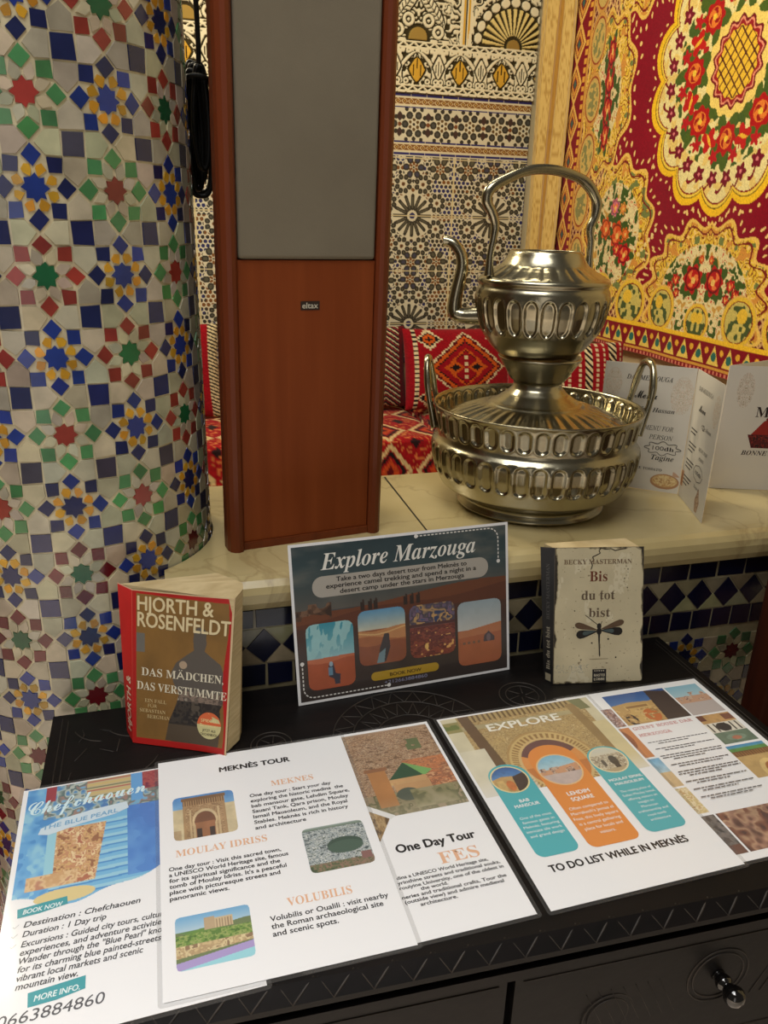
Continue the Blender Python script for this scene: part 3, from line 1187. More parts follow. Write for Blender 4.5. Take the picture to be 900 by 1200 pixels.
    # white bead chain across the field
    for (xa, ya, xb, yb) in ((0.36, 0.56, 0.46, 0.66),):
        t = np.clip(((x - xa) * (xb - xa) + (y - ya) * (yb - ya)) / ((xb - xa) ** 2 + (yb - ya) ** 2), 0, 1)
        tt = np.round(t * 5) / 5
        put(np.hypot(x - xa - tt * (xb - xa), y - ya - tt * (yb - ya)) < 0.009, (232, 206, 140))
    return c


nx, ny = 720, 600
a_ = np.linspace(-1.275, 1.10, nx)
b_ = np.linspace(1.0, -1.072, ny)
A, B = np.meshgrid(a_, b_)
cc = tapestry_colours(A, B)
cc *= (0.92 + 0.16 * NR.rand(*A.shape))[..., None]
xoff = 0.006 * np.sin(A * 7) + 0.004 * np.sin(A * 15 + B * 3) + 0.002 * np.sin(B * 11)
P = np.stack([TX - 0.012 - xoff * 0.8, (2.668 - A) * TS, EZ + (1.13 + B - EZ) * TS], -1).reshape(-1, 3)
tap = mesh('tapestry', P, grid_faces(nx, ny), M['cloth'], None, cc.reshape(-1, 3), smooth=True, origin=(TX, 2.161, 1.0))
tag(tap, 'crimson plush tapestry with a cream rose medallion and gold border on the right wall', 'tapestry')
md = tap.modifiers.new('thickness', 'SOLIDIFY')
md.thickness = 0.006
md.offset = -1

# ------------------------------------------------------------------ gold curtain in the corner
nx, ny = 150, 160
t = np.linspace(0, 1, nx)
z = np.linspace(1.75, FLOOR + 0.02, ny)
Tt, Zz = np.meshgrid(t, z)
yy = 3.37 - 0.24 * Tt
fold = 0.009 * np.sin(Tt * 2 * PI * 2.2 + 0.8) + 0.005 * np.sin(Tt * 2 * PI * 4.6 + 1.0 + Zz * 0.5)
xx = 1.595 + 0.028 * Tt + fold + 0.006 * np.sin(Zz * 3 + Tt * 5)
leaf = fbm(Tt * 0.35 + 4, Zz, 42, 51, 2)
base = np.zeros(Tt.shape + (3,)) + np.array((206, 172, 98))
base[np.abs((leaf * 5) % 1 - 0.5) < 0.14] = (178, 140, 68)
stripe = (Tt > 0.46) & (Tt < 0.66)
base[stripe] = np.array((176, 128, 44))
base[stripe & (np.abs((leaf * 6) % 1 - 0.5) < 0.10)] = (160, 114, 40)
cur = mesh('curtain', np.stack([xx, yy, Zz], -1).reshape(-1, 3), grid_faces(nx, ny), M['curtain'], None, base.reshape(-1, 3), smooth=True,
           origin=(1.6, 3.27, FLOOR))
tag(cur, 'gold brocade curtain hanging in folds between the tiled wall and the tapestry', 'curtain')
md = cur.modifiers.new('thickness', 'SOLIDIFY')
md.thickness = 0.003

# ------------------------------------------------------------------ bench, seat mattresses, kilim cushions
bench = thing('sofa_bench', (0.7, 3.05, FLOOR), 'low salon bench under the red seat mattresses along the tiled wall', 'bench')
mb = MB()
mb.box((0.45, 3.05, -0.52), (2.2, 0.62, 0.19), bevel=0.008)
mb.build('bench_frame', M['chairwood'], bench)
for x in (-0.55, 0.45, 1.45):
    for y in (2.79, 3.31):
        mb = MB()
        mb.box((x, y, -0.6175 + 0.0), (0.07, 0.07, 0.005))
        mb.build('foot', M['chairwood'], bench)


def kilim(U, V, kind):
    """U, V in -1..1"""
    red, dk, cream, orange, black = (142, 14, 26), (84, 10, 18), (206, 190, 150), (190, 84, 26), (26, 20, 22)
    c = np.zeros(U.shape + (3,)) + np.array(red, float)
    q = lambda v, s: np.floor(v * s + 0.5) / s
    if kind == 'medallion':
        d = q(np.abs(U * 1.0), 26) * 1.25 + q(np.abs(V), 26)
        for r0, col in ((0.92, cream), (0.86, dk), (0.80, orange), (0.70, black), (0.66, red), (0.5, orange), (0.44, dk), (0.40, red)):
            c[d < r0] = col
        for cu in (-0.2, 0.2):
            dd = q(np.abs(U - cu), 26) * 1.2 + q(np.abs(V), 26)
            c[dd < 0.2] = orange
            c[dd < 0.11] = black
        c[(np.abs(U) < 0.03) & (np.abs(V) < 0.34) & (np.abs((V * 6) % 1 - .5) < .3)] = cream
        for cu in (-0.62, 0.62):
            for cv in (-0.72, 0.72):
                dd = q(np.abs(U - cu), 24) * 1.2 + q(np.abs(V - cv), 24)
                c[dd < 0.27] = cream; c[dd < 0.2] = black; c[dd < 0.15] = orange; c[dd < 0.06] = black
        k = np.abs(np.abs(U) - 0.86) < 0.035
        c[k] = black
        c[k & (np.abs((V * 9) % 1 - 0.5) < 0.30)] = cream
    elif kind == 'stripes':
        for cu in (-0.7, -0.2, 0.3, 0.75):
            k = np.abs(U - cu) < 0.07
            c[k] = (30, 22, 24)
            c[k & (np.abs((V * 8 + (U - cu) * 9) % 1 - 0.5) < 0.27)] = cream
            k = np.abs(np.abs(U - cu) - 0.16) < 0.02
            c[k & (np.abs((V * 11) % 1 - 0.5) < 0.3)] = cream
        k = np.abs(U + 0.45) < 0.06
        c[k & (np.abs((V * 5) % 1 - .5) + np.abs(U + .45) * 5 < 0.42)] = (70, 84, 60)
    elif kind == 'dark':
        c[:] = (96, 14, 24)
        k = np.abs(U - 0.55) < 0.30
        c[k] = (34, 30, 34)
        c[k & (np.abs((np.abs(U - .55) * 6 + V * 7) % 1 - 0.5) < 0.13)] = cream
        c[k & (np.abs((np.abs(U - .55) * 6 + V * 7 + .4) % 1 - 0.5) < 0.10)] = (150, 40, 40)
        d = np.abs(U + 0.2) * 1.2 + np.abs((V * 2.5) % 1 - .5) * .6
        c[d < 0.22] = orange; c[d < 0.13] = black
    else:       # fringe
        k = U > 0.86
        c[k] = cream
        c[k & (np.abs((V * 13 + U * 9) % 1 - 0.5) < 0.22)] = black
        for cv in (0.55, -0.62):
            d = np.abs(U - 0.62) * 1.3 + np.abs(V - cv)
            c[d < 0.16] = cream; c[d < 0.10] = black
    return c * (0.9 + 0.2 * NR.rand(*U.shape))[..., None]


def cushion(center, w, h, t, rot, lean, kind, label):
    nx, ny = 120, 110
    u, v = np.meshgrid(np.linspace(-1, 1, nx), np.linspace(1, -1, ny))
    puff = (np.clip(1 - np.abs(u) ** 2.6, 0, 1) * np.clip(1 - np.abs(v) ** 2.6, 0, 1)) ** 0.45
    pin = 1 - 0.07 * (1 - np.abs(v)) ** 0 * (np.abs(u) * (1 - np.abs(v) ** 2))
    X = u * w / 2 * (1 - 0.06 * (1 - v * v) * 0.6)
    Z = v * h / 2 * (1 - 0.06 * (1 - u * u) * 0.6)
    col = kilim(u, v, kind)
    V, F, cl = [], [], []
    for s in (-1, 1):
        p = np.stack([X, s * t / 2 * puff, Z], -1).reshape(-1, 3)
        f = grid_faces(nx, ny)
        F.append((f if s < 0 else f[:, ::-1]) + (0 if s < 0 else nx * ny))
        V.append(p)
        cl.append(col.reshape(-1, 3))
    V = np.concatenate(V)
    m = np.array((Matrix.Rotation(rot, 3, 'Z') @ Matrix.Rotation(-lean, 3, 'X')))
    V = V @ m.T
    V = V + np.array(center) + np.array([0, 0, -V[:, 2].min()])
    o = mesh('kilim_cushion', V, np.concatenate(F), M['cloth'], None, np.concatenate(cl), smooth=True, origin=center)
    tag(o, label, 'cushion', 'kilim cushions on the salon bench')
    # piping along the seam
    return o


def mattress_cols(X, Y, seed):
    red, dk, cream = (150, 18, 24), (92, 12, 18), (206, 180, 128)
    c = np.zeros(X.shape + (3,)) + np.array(red, float)
    p = np.abs((X * 5) % 1 - .5) + np.abs((Y * 4) % 1 - .5)
    c[np.abs(p - 0.42) < 0.05] = cream
    c[np.abs(p - 0.30) < 0.04] = (30, 20, 22)
    c[p < 0.20] = (186, 70, 30)
    c[p < 0.09] = dk
    n = fbm(X, Y, 16, seed, 2)
    c[(np.abs((n * 7) % 1 - .5) < .10) & (p > 0.5)] = (196, 110, 60)
    c[p > 0.86] = (40, 22, 24)
    return c * (0.9 + 0.2 * NR.rand(*X.shape))[..., None]


def mattress(x0, x1, y0, y1, z0, z1, label, seed):
    """rounded box wrapped by one patterned cover"""
    nx, ny = 170, 110
    r = 0.045
    d = z1 - z0
    sx = np.linspace(-d, (x1 - x0) + d, nx)
    sy = np.linspace(-d, (y1 - y0) + d, ny)
    SX, SY = np.meshgrid(sx, sy[::-1])
    ex = np.maximum(np.maximum(-SX, SX - (x1 - x0)), 0)
    ey = np.maximum(np.maximum(-SY, SY - (y1 - y0)), 0)
    px = np.clip(SX, 0, x1 - x0) + x0
    py = np.clip(SY, 0, y1 - y0) + y0
    dep = np.maximum(ex, ey)
    pz = z1 - dep
    # round the top edge and crown the middle
    mx_, my_ = np.minimum(px - x0, x1 - px), np.minimum(py - y0, y1 - py)
    e = np.minimum(mx_, my_)
    pz = pz + 0.02 * np.clip(np.minimum(mx_ / 0.25, 1), 0, 1) * np.clip(my_ / 0.25, 0, 1) * (dep == 0)
    pz -= np.where(dep == 0, 0.02 * np.clip(1 - e / r, 0, 1) ** 2, 0)
    col = mattress_cols(SX, SY, seed)
    P = np.stack([px, py, pz], -1).reshape(-1, 3)
    o = mesh('seat_mattress', P, grid_faces(nx, ny), M['cloth'], None, col.reshape(-1, 3), smooth=True, origin=(x0, y0, z0))
    return tag(o, label, 'mattress', 'seat mattresses on the salon bench')


mattress(-0.62, 0.52, 2.76, 3.37, -0.4, -0.205, 'red patterned seat mattress seen between the column and the loudspeaker', 3)
mattress(0.53, 1.06, 2.76, 3.37, -0.4, -0.205, 'red patterned seat mattress just right of the loudspeaker', 5)
mattress(1.07, 1.54, 2.76, 3.37, -0.4, -0.195, 'red patterned seat mattress right behind the metal basin', 8)
cushion((-0.06, 3.20, -0.183), 0.60, 0.37, 0.13, 0.03, 0.22, 'fringe', 'plain red cushion with a black and white fringe, left of the loudspeaker')
cushion((0.805, 3.26, -0.183), 0.46, 0.345, 0.13, 0.0, 0.2, 'dark', 'dark maroon cushion with a black band, at the right edge of the loudspeaker')
cushion((1.245, 3.15, -0.173), 0.51, 0.34, 0.15, 0.03, 0.22, 'medallion', 'red kilim cushion with a stepped orange diamond, between loudspeaker and kettle')
side = thing('side_bench', (1.42, 2.3, FLOOR), 'low bench along the tapestry wall behind the menus', 'bench')
mb = MB()
mb.box((1.42, 2.30, -0.50), (0.42, 0.84, 0.23), bevel=0.008)
mb.build('bench_frame', M['chairwood'], side)
mattress(1.22, 1.625, 1.90, 2.73, -0.383, -0.205, 'red patterned seat mattress on the bench along the tapestry wall', 12)
cushion((1.38, 2.47, -0.183), 0.43, 0.385, 0.14, -0.12, 0.16, 'stripes', 'red kilim cushion with black and white stripes, behind the kettle on the right')


# ================================================================== ON THE COUNTER
# ------------------------------------------------------------------ loudspeaker
SP = np.array([0.0735, 0.9695, TOP])
su, sd = np.array([0.9887, 0.1485, 0]), np.array([-0.1485, 0.9887, 0])     # along the front, into the cabinet
SW = 0.2208
sp = lambda s, d, z: SP + su * (s + 0.014 * z) + sd * d + np.array([0, 0, z])
speaker = thing('loudspeaker', tuple(SP + su * SW / 2 + sd * 0.12), 'tall cherry wood tower loudspeaker with a grey cloth grille, standing on the marble counter', 'loudspeaker')
SPH = 0.93


def prism(outline, z0, z1):
    n = len(outline)
    V = [sp(s, d, z0) for s, d in outline] + [sp(s, d, z1) for s, d in outline]
    F = [[k, (k + 1) % n, n + (k + 1) % n, n + k] for k in range(n)] + [list(range(n))[::-1], [n + k for k in range(n)]]
    return V, F


def sprism(name, outline, z0, z1, m):
    mb = MB()
    mb.add(*prism(outline, z0, z1))
    return mb.build(name, m, speaker)


sprism('cabinet', [(0.004, 0.032), (SW - 0.004, 0.032), (SW - 0.056, 0.262), (0.056, 0.262)], 0.004, SPH, M['vinyl'])
po = [(0.0, 0.032), (0.0, 0.014), (0.0022, 0.0065), (0.007, 0.0015), (0.0125, 0.0), (0.0175, 0.002), (0.0205, 0.006), (0.0208, 0.032)]
sprism('side_post', po, 0.0, SPH, M['cherry_post'])
sprism('side_post', [(SW - s, d) for s, d in po][::-1], 0.0, SPH, M['cherry_post'])
sprism('bottom_rail', [(0.0209, 0.007), (SW - 0.0209, 0.007), (SW - 0.0209, 0.0315), (0.0209, 0.0315)], 0.0, 0.0105, M['cherry_post'])
sprism('front_panel', [(0.0215, 0.0095), (SW - 0.0215, 0.0095), (SW - 0.0215, 0.0315), (0.0215, 0.0315)], 0.0112, 0.3722, M['cherry'])
mb = MB()
o = [(0.0222, 0.0062), (SW - 0.0222, 0.0062), (SW - 0.0222, 0.0312), (0.0222, 0.0312)]
V, F = prism(o, 0.3735, SPH - 0.002)
mb.add(V, F)
gr = mb.build('grille', M['grille'], speaker)
md = gr.modifiers.new('soft', 'BEVEL'); md.width = 0.004; md.segments = 3
spf = Frame(sp(0, 0.0093, SPH), sp(SW, 0.0093, SPH), sp(SW, 0.0093, 0), sp(0, 0.0093, 0), SW * 1000, SPH * 1000, -sd)
mb = MB()
p = [sp(s, 0.0090, z) for s, z in ((.1005, .3125), (.1255, .3125), (.1255, .3235), (.1005, .3235))]
q = [sp(s, 0.0096, z) for s, z in ((.1005, .3125), (.1255, .3125), (.1255, .3235), (.1005, .3235))]
mb.add(p + q, [[0, 1, 2, 3], [0, 4, 5, 1], [1, 5, 6, 2], [2, 6, 7, 3], [3, 7, 4, 0]], (44, 26, 14))
badge = mb.build('badge', M['matte'], speaker, True)
text('badge_lettering', spf, badge, [('eltax', 102.3, (SPH - 0.3148) * 1000, 10, 21.0, 'bold')], (196, 190, 172), M['matte'], 0.0006)

# ------------------------------------------------------------------ coil of cable between the column and the loudspeaker
cable = thing('cable_coil', (0.071, 1.20, 0.63), 'black cable hanging in a long coil between the column and the loudspeaker', 'cable')
mb = MB()
yc = 1.205
for k, (xa, xb, zt, zb, dy) in enumerate(((0.062, 0.080, .765, .615, 0), (0.066, 0.086, .768, .626, .012), (0.057, 0.090, .757, .606, -.012),
                                          (0.060, 0.092, .772, .612, .022), (0.068, 0.088, .762, .640, -.022), (0.0615, 0.0765, .75, .622, .006))):
    zm = (zt + zb) / 2
    mb.tube([(xa + .006, yc + dy, zt - .006), ((xa + xb) / 2, yc + dy, zt), (xb - .004, yc + dy + .003, zt - .008), (xb, yc + dy + .004, zm), (xb - .003, yc + dy, zb + .012),
             ((xa + xb) / 2, yc + dy, zb), (xa + .004, yc + dy - .003, zb + .012), (xa, yc + dy - .004, zm)], 0.0036, 8, closed=True, smooth=6)
mb.build('loops', M['black'], cable)
mb = MB()
mb.tube([(0.0785, yc, .755), (0.081, yc, .80), (0.079, yc, .95), (0.080, yc, 1.02)], 0.0034, 8)
mb.build('lead', M['black'], cable)
mb = MB()
mb.tube([(0.0600, yc - .027, .748), (0.074, yc - .032, .751), (0.0895, yc - .027, .748), (0.0905, yc, .747), (0.0895, yc + .027, .748), (0.074, yc + .032, .751), (0.0600, yc + .027, .748), (0.0585, yc, .747)], 0.0032, 8, closed=True)
mb.build('tie', M['black'], cable)

# ------------------------------------------------------------------ hand-washing basin, its lid and the kettle
BA = np.array([0.562, 1.085, TOP])
sv, nv = np.array([0.888, -0.46, 0]), np.array([0.46, 0.888, 0])          # to the right / away, seen from the camera
bp = lambda s, d, z: BA + sv * s + nv * d + np.array([0, 0, z])
ANG0 = math.atan2(-nv[1], -nv[0])                                         # azimuth that faces the camera


def flutes(bands):
    """bands: (z_low, z_high, number, depth, half width 0..0.5)"""
    def f(ph, z, i):
        out = np.zeros(ph.shape)
        for lo, hi, n, dep, hw in bands:
            c = 2 * PI * 0.15 / n
            fr = np.abs(((ph - ANG0) * n / (2 * PI)) % 1 - 0.5)
            zc, hh = (lo + hi) / 2, (hi - lo) / 2
            rad = hw * c
            dz = np.maximum(np.abs(z - zc) - (hh - rad), 0)
            d = rad - np.hypot(fr * c, dz)                  # >0 inside the stadium
            t = np.clip(d / 0.0042, 0, 1)
            t = t * t * (3 - 2 * t)
            out += -dep * t + 0.0009 * np.exp(-((d + 0.0004) / 0.0012) ** 2)
        return out
    return f


basin = thing('wash_basin', tuple(BA), 'large silvery metal hand-washing basin with two rows of flutes, on the counter', 'basin')
prof = dense([(0.002, 0.002), (0.108, 0.0005), (0.1175, 0.0005), (0.1185, 0.003), (0.116, 0.008), (0.1125, 0.0125), (0.1135, 0.017), (0.121, 0.0215), (0.1443, 0.0345), (0.1545, 0.055), (0.1600, 0.074),
              (0.1618, 0.092), (0.1600, 0.1035), (0.1545, 0.109), (0.1528, 0.1135), (0.1532, 0.119), (0.1562, 0.140), (0.1585, 0.153), (0.1608, 0.157),
              (0.1622, 0.1592), (0.1612, 0.1612), (0.1590, 0.1605), (0.1565, 0.155), (0.1545, 0.140), (0.1512, 0.120)], 0.0013)
lathe('bowl', prof, 480, BA, M['metal'], basin, flutes([(0.0550, 0.1020, 38, 0.0034, 0.415), (0.1190, 0.1530, 40, 0.0028, 0.41)]))
mb = MB()
mb.tube([bp(-.1555, -.031, .118), bp(-.1600, -.032, .140), bp(-.1660, -.031, .165), bp(-.1700, -.027, .187), bp(-.1735, -.016, .212), bp(-.1745, 0, .2205), bp(-.1735, .016, .212),
         bp(-.1700, .027, .187), bp(-.1660, .031, .165), bp(-.1600, .032, .140), bp(-.1555, .031, .118)],
        [.0062, .0055, .0045, .0058, .0048, .0062, .0048, .0058, .0045, .0055, .0062], 12, smooth=6)
mb.build('handle', M['metal'], basin)
mb = MB()
ca, sa = math.cos(math.radians(20)), math.sin(math.radians(20))


def rh(r, t, z):
    return bp(r * ca - t * sa, r * sa + t * ca, z)


mb.tube([rh(.1562, -.034, .116), rh(.1610, -.035, .140), rh(.1680, -.033, .165), rh(.1715, -.030, .190), rh(.1735, -.018, .216), rh(.1745, 0, .2245), rh(.1735, .018, .216),
         rh(.1715, .028, .190), rh(.1680, .031, .165), rh(.1610, .033, .140), rh(.1562, .032, .116)],
        [.0066, .0058, .0046, .0062, .0050, .0066, .0050, .0062, .0046, .0058, .0066], 12, smooth=6)
mb.build('handle', M['metal'], basin)

LA = bp(-0.003, 0.0, 0)
lid = thing('basin_lid', tuple(LA + np.array([0, 0, 0.12])), 'domed fluted metal lid with a flared neck, sitting inside the basin under the kettle', 'lid')


def lidf(ph, z, i):
    return np.zeros(ph.shape)


prof = dense([(0.02, 0.1245), (0.13, 0.1245), (0.1485, 0.1250), (0.1500, 0.1270), (0.1480, 0.1300), (0.1420, 0.1345), (0.120, 0.1450), (0.0960, 0.1535), (0.0735, 0.1600), (0.0705, 0.1632), (0.0660, 0.1640),
              (0.0575, 0.1695), (0.0470, 0.1765), (0.0390, 0.1850), (0.0362, 0.1925), (0.0372, 0.1960), (0.0425, 0.1985), (0.0500, 0.2115), (0.0570, 0.2215),
              (0.0625, 0.2300), (0.0642, 0.2325), (0.0632, 0.2345), (0.0600, 0.2335), (0.052, 0.222), (0.01, 0.2205)], 0.0013)
lid_o = lathe('dome', prof, 384, LA, M['metal'], lid)
# radial gadroons pressed into the dome
me = lid_o.data
co = np.zeros(len(me.vertices) * 3, np.float32)
me.vertices.foreach_get('co', co)
co = co.reshape(-1, 3)
w0 = wloc(lid_o)
rr = np.hypot(co[:, 0], co[:, 1])
an = np.arctan2(co[:, 1], co[:, 0])
k = (rr > 0.074) & (rr < 0.146) & (co[:, 2] > 0.007)
co[k, 2] += (0.0009 * np.sin(an * 36) * np.clip((rr - 0.074) / 0.02, 0, 1) * np.clip((0.146 - rr) / 0.012, 0, 1))[k]
me.vertices.foreach_set('co', co.ravel())
me.update()

KA = bp(-0.0085, 0.0, 0)
kettle = thing('kettle', tuple(KA + np.array([0, 0, 0.235])), 'silvery metal kettle with curved spout and tall bail handle, standing on the basin lid', 'kettle')
prof = dense([(0.005, 0.2375), (0.0585, 0.2365), (0.0605, 0.2372), (0.0640, 0.2415), (0.0700, 0.2470), (0.0768, 0.2555), (0.0850, 0.2670), (0.0912, 0.2795), (0.0958, 0.2960),
              (0.0978, 0.3100), (0.0985, 0.3215), (0.0978, 0.3290), (0.0955, 0.3335), (0.0938, 0.3360), (0.0955, 0.3385), (0.0972, 0.3412), (0.0968, 0.3445), (0.0935, 0.3475),
              (0.0850, 0.3520), (0.0735, 0.3580), (0.0655, 0.3632), (0.0600, 0.3700), (0.0560, 0.3765), (0.0530, 0.3830), (0.0505, 0.3858), (0.0488, 0.3850),
              (0.0495, 0.3800), (0.0500, 0.372), (0.045, 0.366), (0.01, 0.366)], 0.0012)


def ket(ph, z, i):
    d = flutes([(0.2700, 0.3220, 25, 0.0038, 0.42)])(ph, z, i)
    k = (z > 0.347) & (z < 0.3655)
    d += k * 0.0016 * np.abs(np.sin((ph - ANG0) * 13)) * np.clip((z - 0.347) / 0.004, 0, 1) * np.clip((0.3655 - z) / 0.005, 0, 1)
    return d


lathe('body', prof, 416, KA, M['metal'], kettle, ket)
mb = MB()
mb.tube([bp(-.088, -.006, .2895), bp(-.106, -.006, .2885), bp(-.124, -.006, .2880), bp(-.1345, -.006, .2915), bp(-.1372, -.006, .3010), bp(-.1355, -.006, .3200), bp(-.1315, -.006, .3420), bp(-.1290, -.006, .3600),
         bp(-.1318, -.006, .3760), bp(-.1405, -.006, .3885), bp(-.1500, -.006, .3935), bp(-.1585, -.006, .3945)],
        [.0175, .0150, .0132, .0130, .0122, .0112, .0104, .0098, .0092, .0088, .0082, .0090], 14, smooth=6, flat=0.9)
mb.build('spout', M['metal'], kettle)
hp = [(-.0855, .3500), (-.0857, .365), (-.0853, .381), (-.0825, .402), (-.0818, .4196), (-.0875, .4351), (-.0950, .4500), (-.0905, .4655), (-.0690, .4795), (-.0494, .4885), (-.0270, .4930),
      (.0003, .4920), (.0281, .4845), (.0440, .4740), (.0530, .4620), (.0583, .4500), (.0572, .4330), (.0520, .4164), (.0553, .3988), (.0556, .3800), (.0560, .3560)]
hr = [.0068, .0050, .0042, .0046, .0056, .0060, .0066, .0070, .0062, .0060, .0062, .0064, .0064, .0072, .0064, .0068, .0058, .0052, .0046, .0044, .0066]
mb = MB()
mb.tube([bp(s, (s + .0135) * 0.68, z) for s, z in hp], [v * 1.12 for v in hr], 12, smooth=5)
mb.build('bail_handle', M['metal'], kettle)

# ------------------------------------------------------------------ folded menus
menu = thing('menu_card', (0.80, 1.05, TOP), 'white folded menu card standing open behind the basin, showing a 100dh price', 'menu')
ORN = (196, 178, 150)


def cardpanel(name, BL, BR, h, parent, thick=0.0007):
    BL, BR = np.array([*BL, TOP + 0.0006]), np.array([*BR, TOP + 0.0006])
    w = np.linalg.norm(BR - BL)
    ux = (BR - BL) / w
    n = np.array([ux[1], -ux[0], 0])
    up = np.array([0, 0, h])
    fr = Frame(BL + up, BR + up, BR, BL, w * 1000, h * 1000, n)
    mb = MB()
    mb.add(*slab(fr, thick))
    return fr, mb.build(name, M['card'], parent)


def ornament(u, v, s, seed, col=ORN):
    im = Img(60, 80, (214, 207, 192))
    n = fbm(np.abs(im.X - .5), im.Y, 6, seed, 3)
    k = np.hypot(im.X - .5, im.Y - .5) < 0.48
    im.put(k & (np.abs((n * 9) % 1 - .5) < .14), col)
    im.put(k & (np.abs((n * 9) % 1 - .5) > .44), (222, 196, 176))
    return im


fa, pa = cardpanel('front_page', (0.7140, 1.1500), (0.8242, 1.0590), 0.2115, menu)
DK = (40, 36, 34)
photo('ornament', fa, pa, 3, 8, 30, 62, ornament(0, 0, 1, 3), m=M['matte'])
photo('ornament', fa, pa, 108, 14, 143, 78, ornament(0, 0, 1, 8), m=M['matte'])
text('menu_text', fa, pa, [('DAR MERZOUGA', 36, 26, 11.5, 72, 'bital'), ('Menu', 52, 56, 20, 36, 'script'), ('Chez Hassan', 58, 77, 11, 60, 'bital'),
                           ('MENU FOR', 74, 107, 11, 46, 'ital'), ('PERSON', 84, 122, 11, 38, 'ital'), ('100dh', 92, 140, 10, 34, 'serif'), ('Tagine', 92, 157, 13, 36, 'bital'),
                           ('SAUCE TOMATO', 56, 176, 6.5, 56, 'serif')], DK, M['matte'])
cl = [(108 + (26 + 3.5 * math.cos(8 * t)) * math.cos(t), 136.5 + (10 + 2.2 * math.cos(8 * t)) * math.sin(t)) for t in np.linspace(0, 2 * PI, 65)]
im = Img(90, 60, (214, 207, 192))
im.ell(.5, .58, .46, .36, (176, 132, 92)).ell(.5, .55, .40, .28, (204, 168, 112)).ell(.48, .55, .16, .15, (226, 196, 130)).rect(.72, .0, .95, .3, (196, 160, 130))
im.speck(((im.X - .5) / .4) ** 2 + ((im.Y - .55) / .28) ** 2 < .9, [(196, 150, 96), (210, 176, 120), (226, 204, 150), (184, 140, 90)], 5, 4)
photo('dish_picture', fa, pa, 94, 172, 144, 208, im, m=M['matte'], mask=((im.X - .5) / .5) ** 2 + ((im.Y - .5) / .5) ** 2 < 1.0)
shape('price_cloud', fa, pa, [(q, DK) for q in stroke(cl, 0.9)], M['matte'])
fb, pb = cardpanel('side_page', (0.8246, 1.0584), (0.7762, 0.9325), 0.2115, menu)
photo('ornament', fb, pb, 104, 18, 132, 70, ornament(0, 0, 1, 13), m=M['matte'])
text('menu_text', fb, pb, [('DAR MERZOUGA', 20, 30, 10, 72, 'ital'), ('Menu', 36, 60, 17, 34, 'script'), ('Chez Hassan', 62, 82, 9, 48, 'ital'),
                           ('MENU FOR', 66, 116, 8, 44, 'ital'), ('PERSON', 74, 129, 7, 26, 'ital'), ('100dh', 66, 153, 9, 32, 'serif'), ('Tagine', 72, 174, 7, 26, 'ital')],
     (70, 64, 58), M['matte'])
lines = []
for k, v in enumerate((92, 98, 115, 121, 127, 143, 149, 155, 171, 177, 183)):
    lines += [(q, (60, 55, 50)) for q in stroke([(14, v), (14 + (32, 26, 38, 34, 24, 40, 36, 28, 40, 34, 22)[k], v + .5)], 2.0)]
cl = [(82 + 24 * math.cos(t), 150 + 13 * math.sin(t)) for t in np.linspace(0, 2 * PI, 9)]
shape('menu_lines', fb, pb, lines + [(q, (90, 82, 72)) for q in stroke(cl, 0.9)], M['matte'])
im = Img(40, 60, (214, 207, 192))
im.poly([(.5, 0), (.9, .55), (.7, 1), (.3, 1), (.1, .55)], (172, 142, 116))
im.speck(im.polymask([(.5, .1), (.8, .55), (.64, .92), (.36, .92), (.2, .55)]), [(140, 104, 82), (196, 170, 140), (160, 126, 100)], 6, 9)
photo('tagine_drawing', fb, pb, 84, 168, 112, 207, im, m=M['matte'])
im = Img(30, 50, (196, 150, 106))
photo('picture_strip', fb, pb, 2, 166, 14, 192, im.ell(.5, .5, .3, .4, (176, 120, 80)), m=M['matte'])

menu2 = thing('menu_card', (0.96, 1.06, TOP), 'menu card with a red tagine drawing, standing at the right edge of the photo', 'menu')
fc, pc = cardpanel('front_page', (0.9005, 1.0790), (1.0400, 1.0290), 0.2115, menu2)
im = ornament(0, 0, 1, 21, (170, 150, 120))
photo('ornament', fc, pc, 18, 10, 46, 70, im, m=M['matte'])
text('menu_text', fc, pc, [('MENU', 55, 84, 25, 74, 'serif'), ('BONNE APPETIT', 43, 150, 11.5, 98, 'bital')], (44, 26, 22), M['matte'])
im = Img(110, 90, (214, 207, 192))
im.poly([(.5, .06), (.60, .12), (.86, .52), (.14, .52), (.40, .12)], (150, 34, 22)).ell(.5, .07, .06, .06, (120, 30, 20))
im.poly([(.56, .14), (.82, .52), (.62, .52)], (196, 70, 30))
im.poly([(.06, .52), (.94, .52), (.80, .92), (.20, .92)], (92, 20, 20))
im.speck(im.polymask([(.10, .54), (.90, .54), (.78, .90), (.22, .90)]), [(92, 20, 20), (60, 14, 16), (140, 40, 26), (40, 14, 14)], 7, 3)
photo('tagine_drawing', fc, pc, 44, 84, 112, 142, im, m=M['matte'], mask=~np.all(im.a == (214, 207, 192), axis=-1))
fd, pd_ = cardpanel('back_page', (0.9010, 1.0800), (1.0300, 1.1250), 0.2110, menu2)


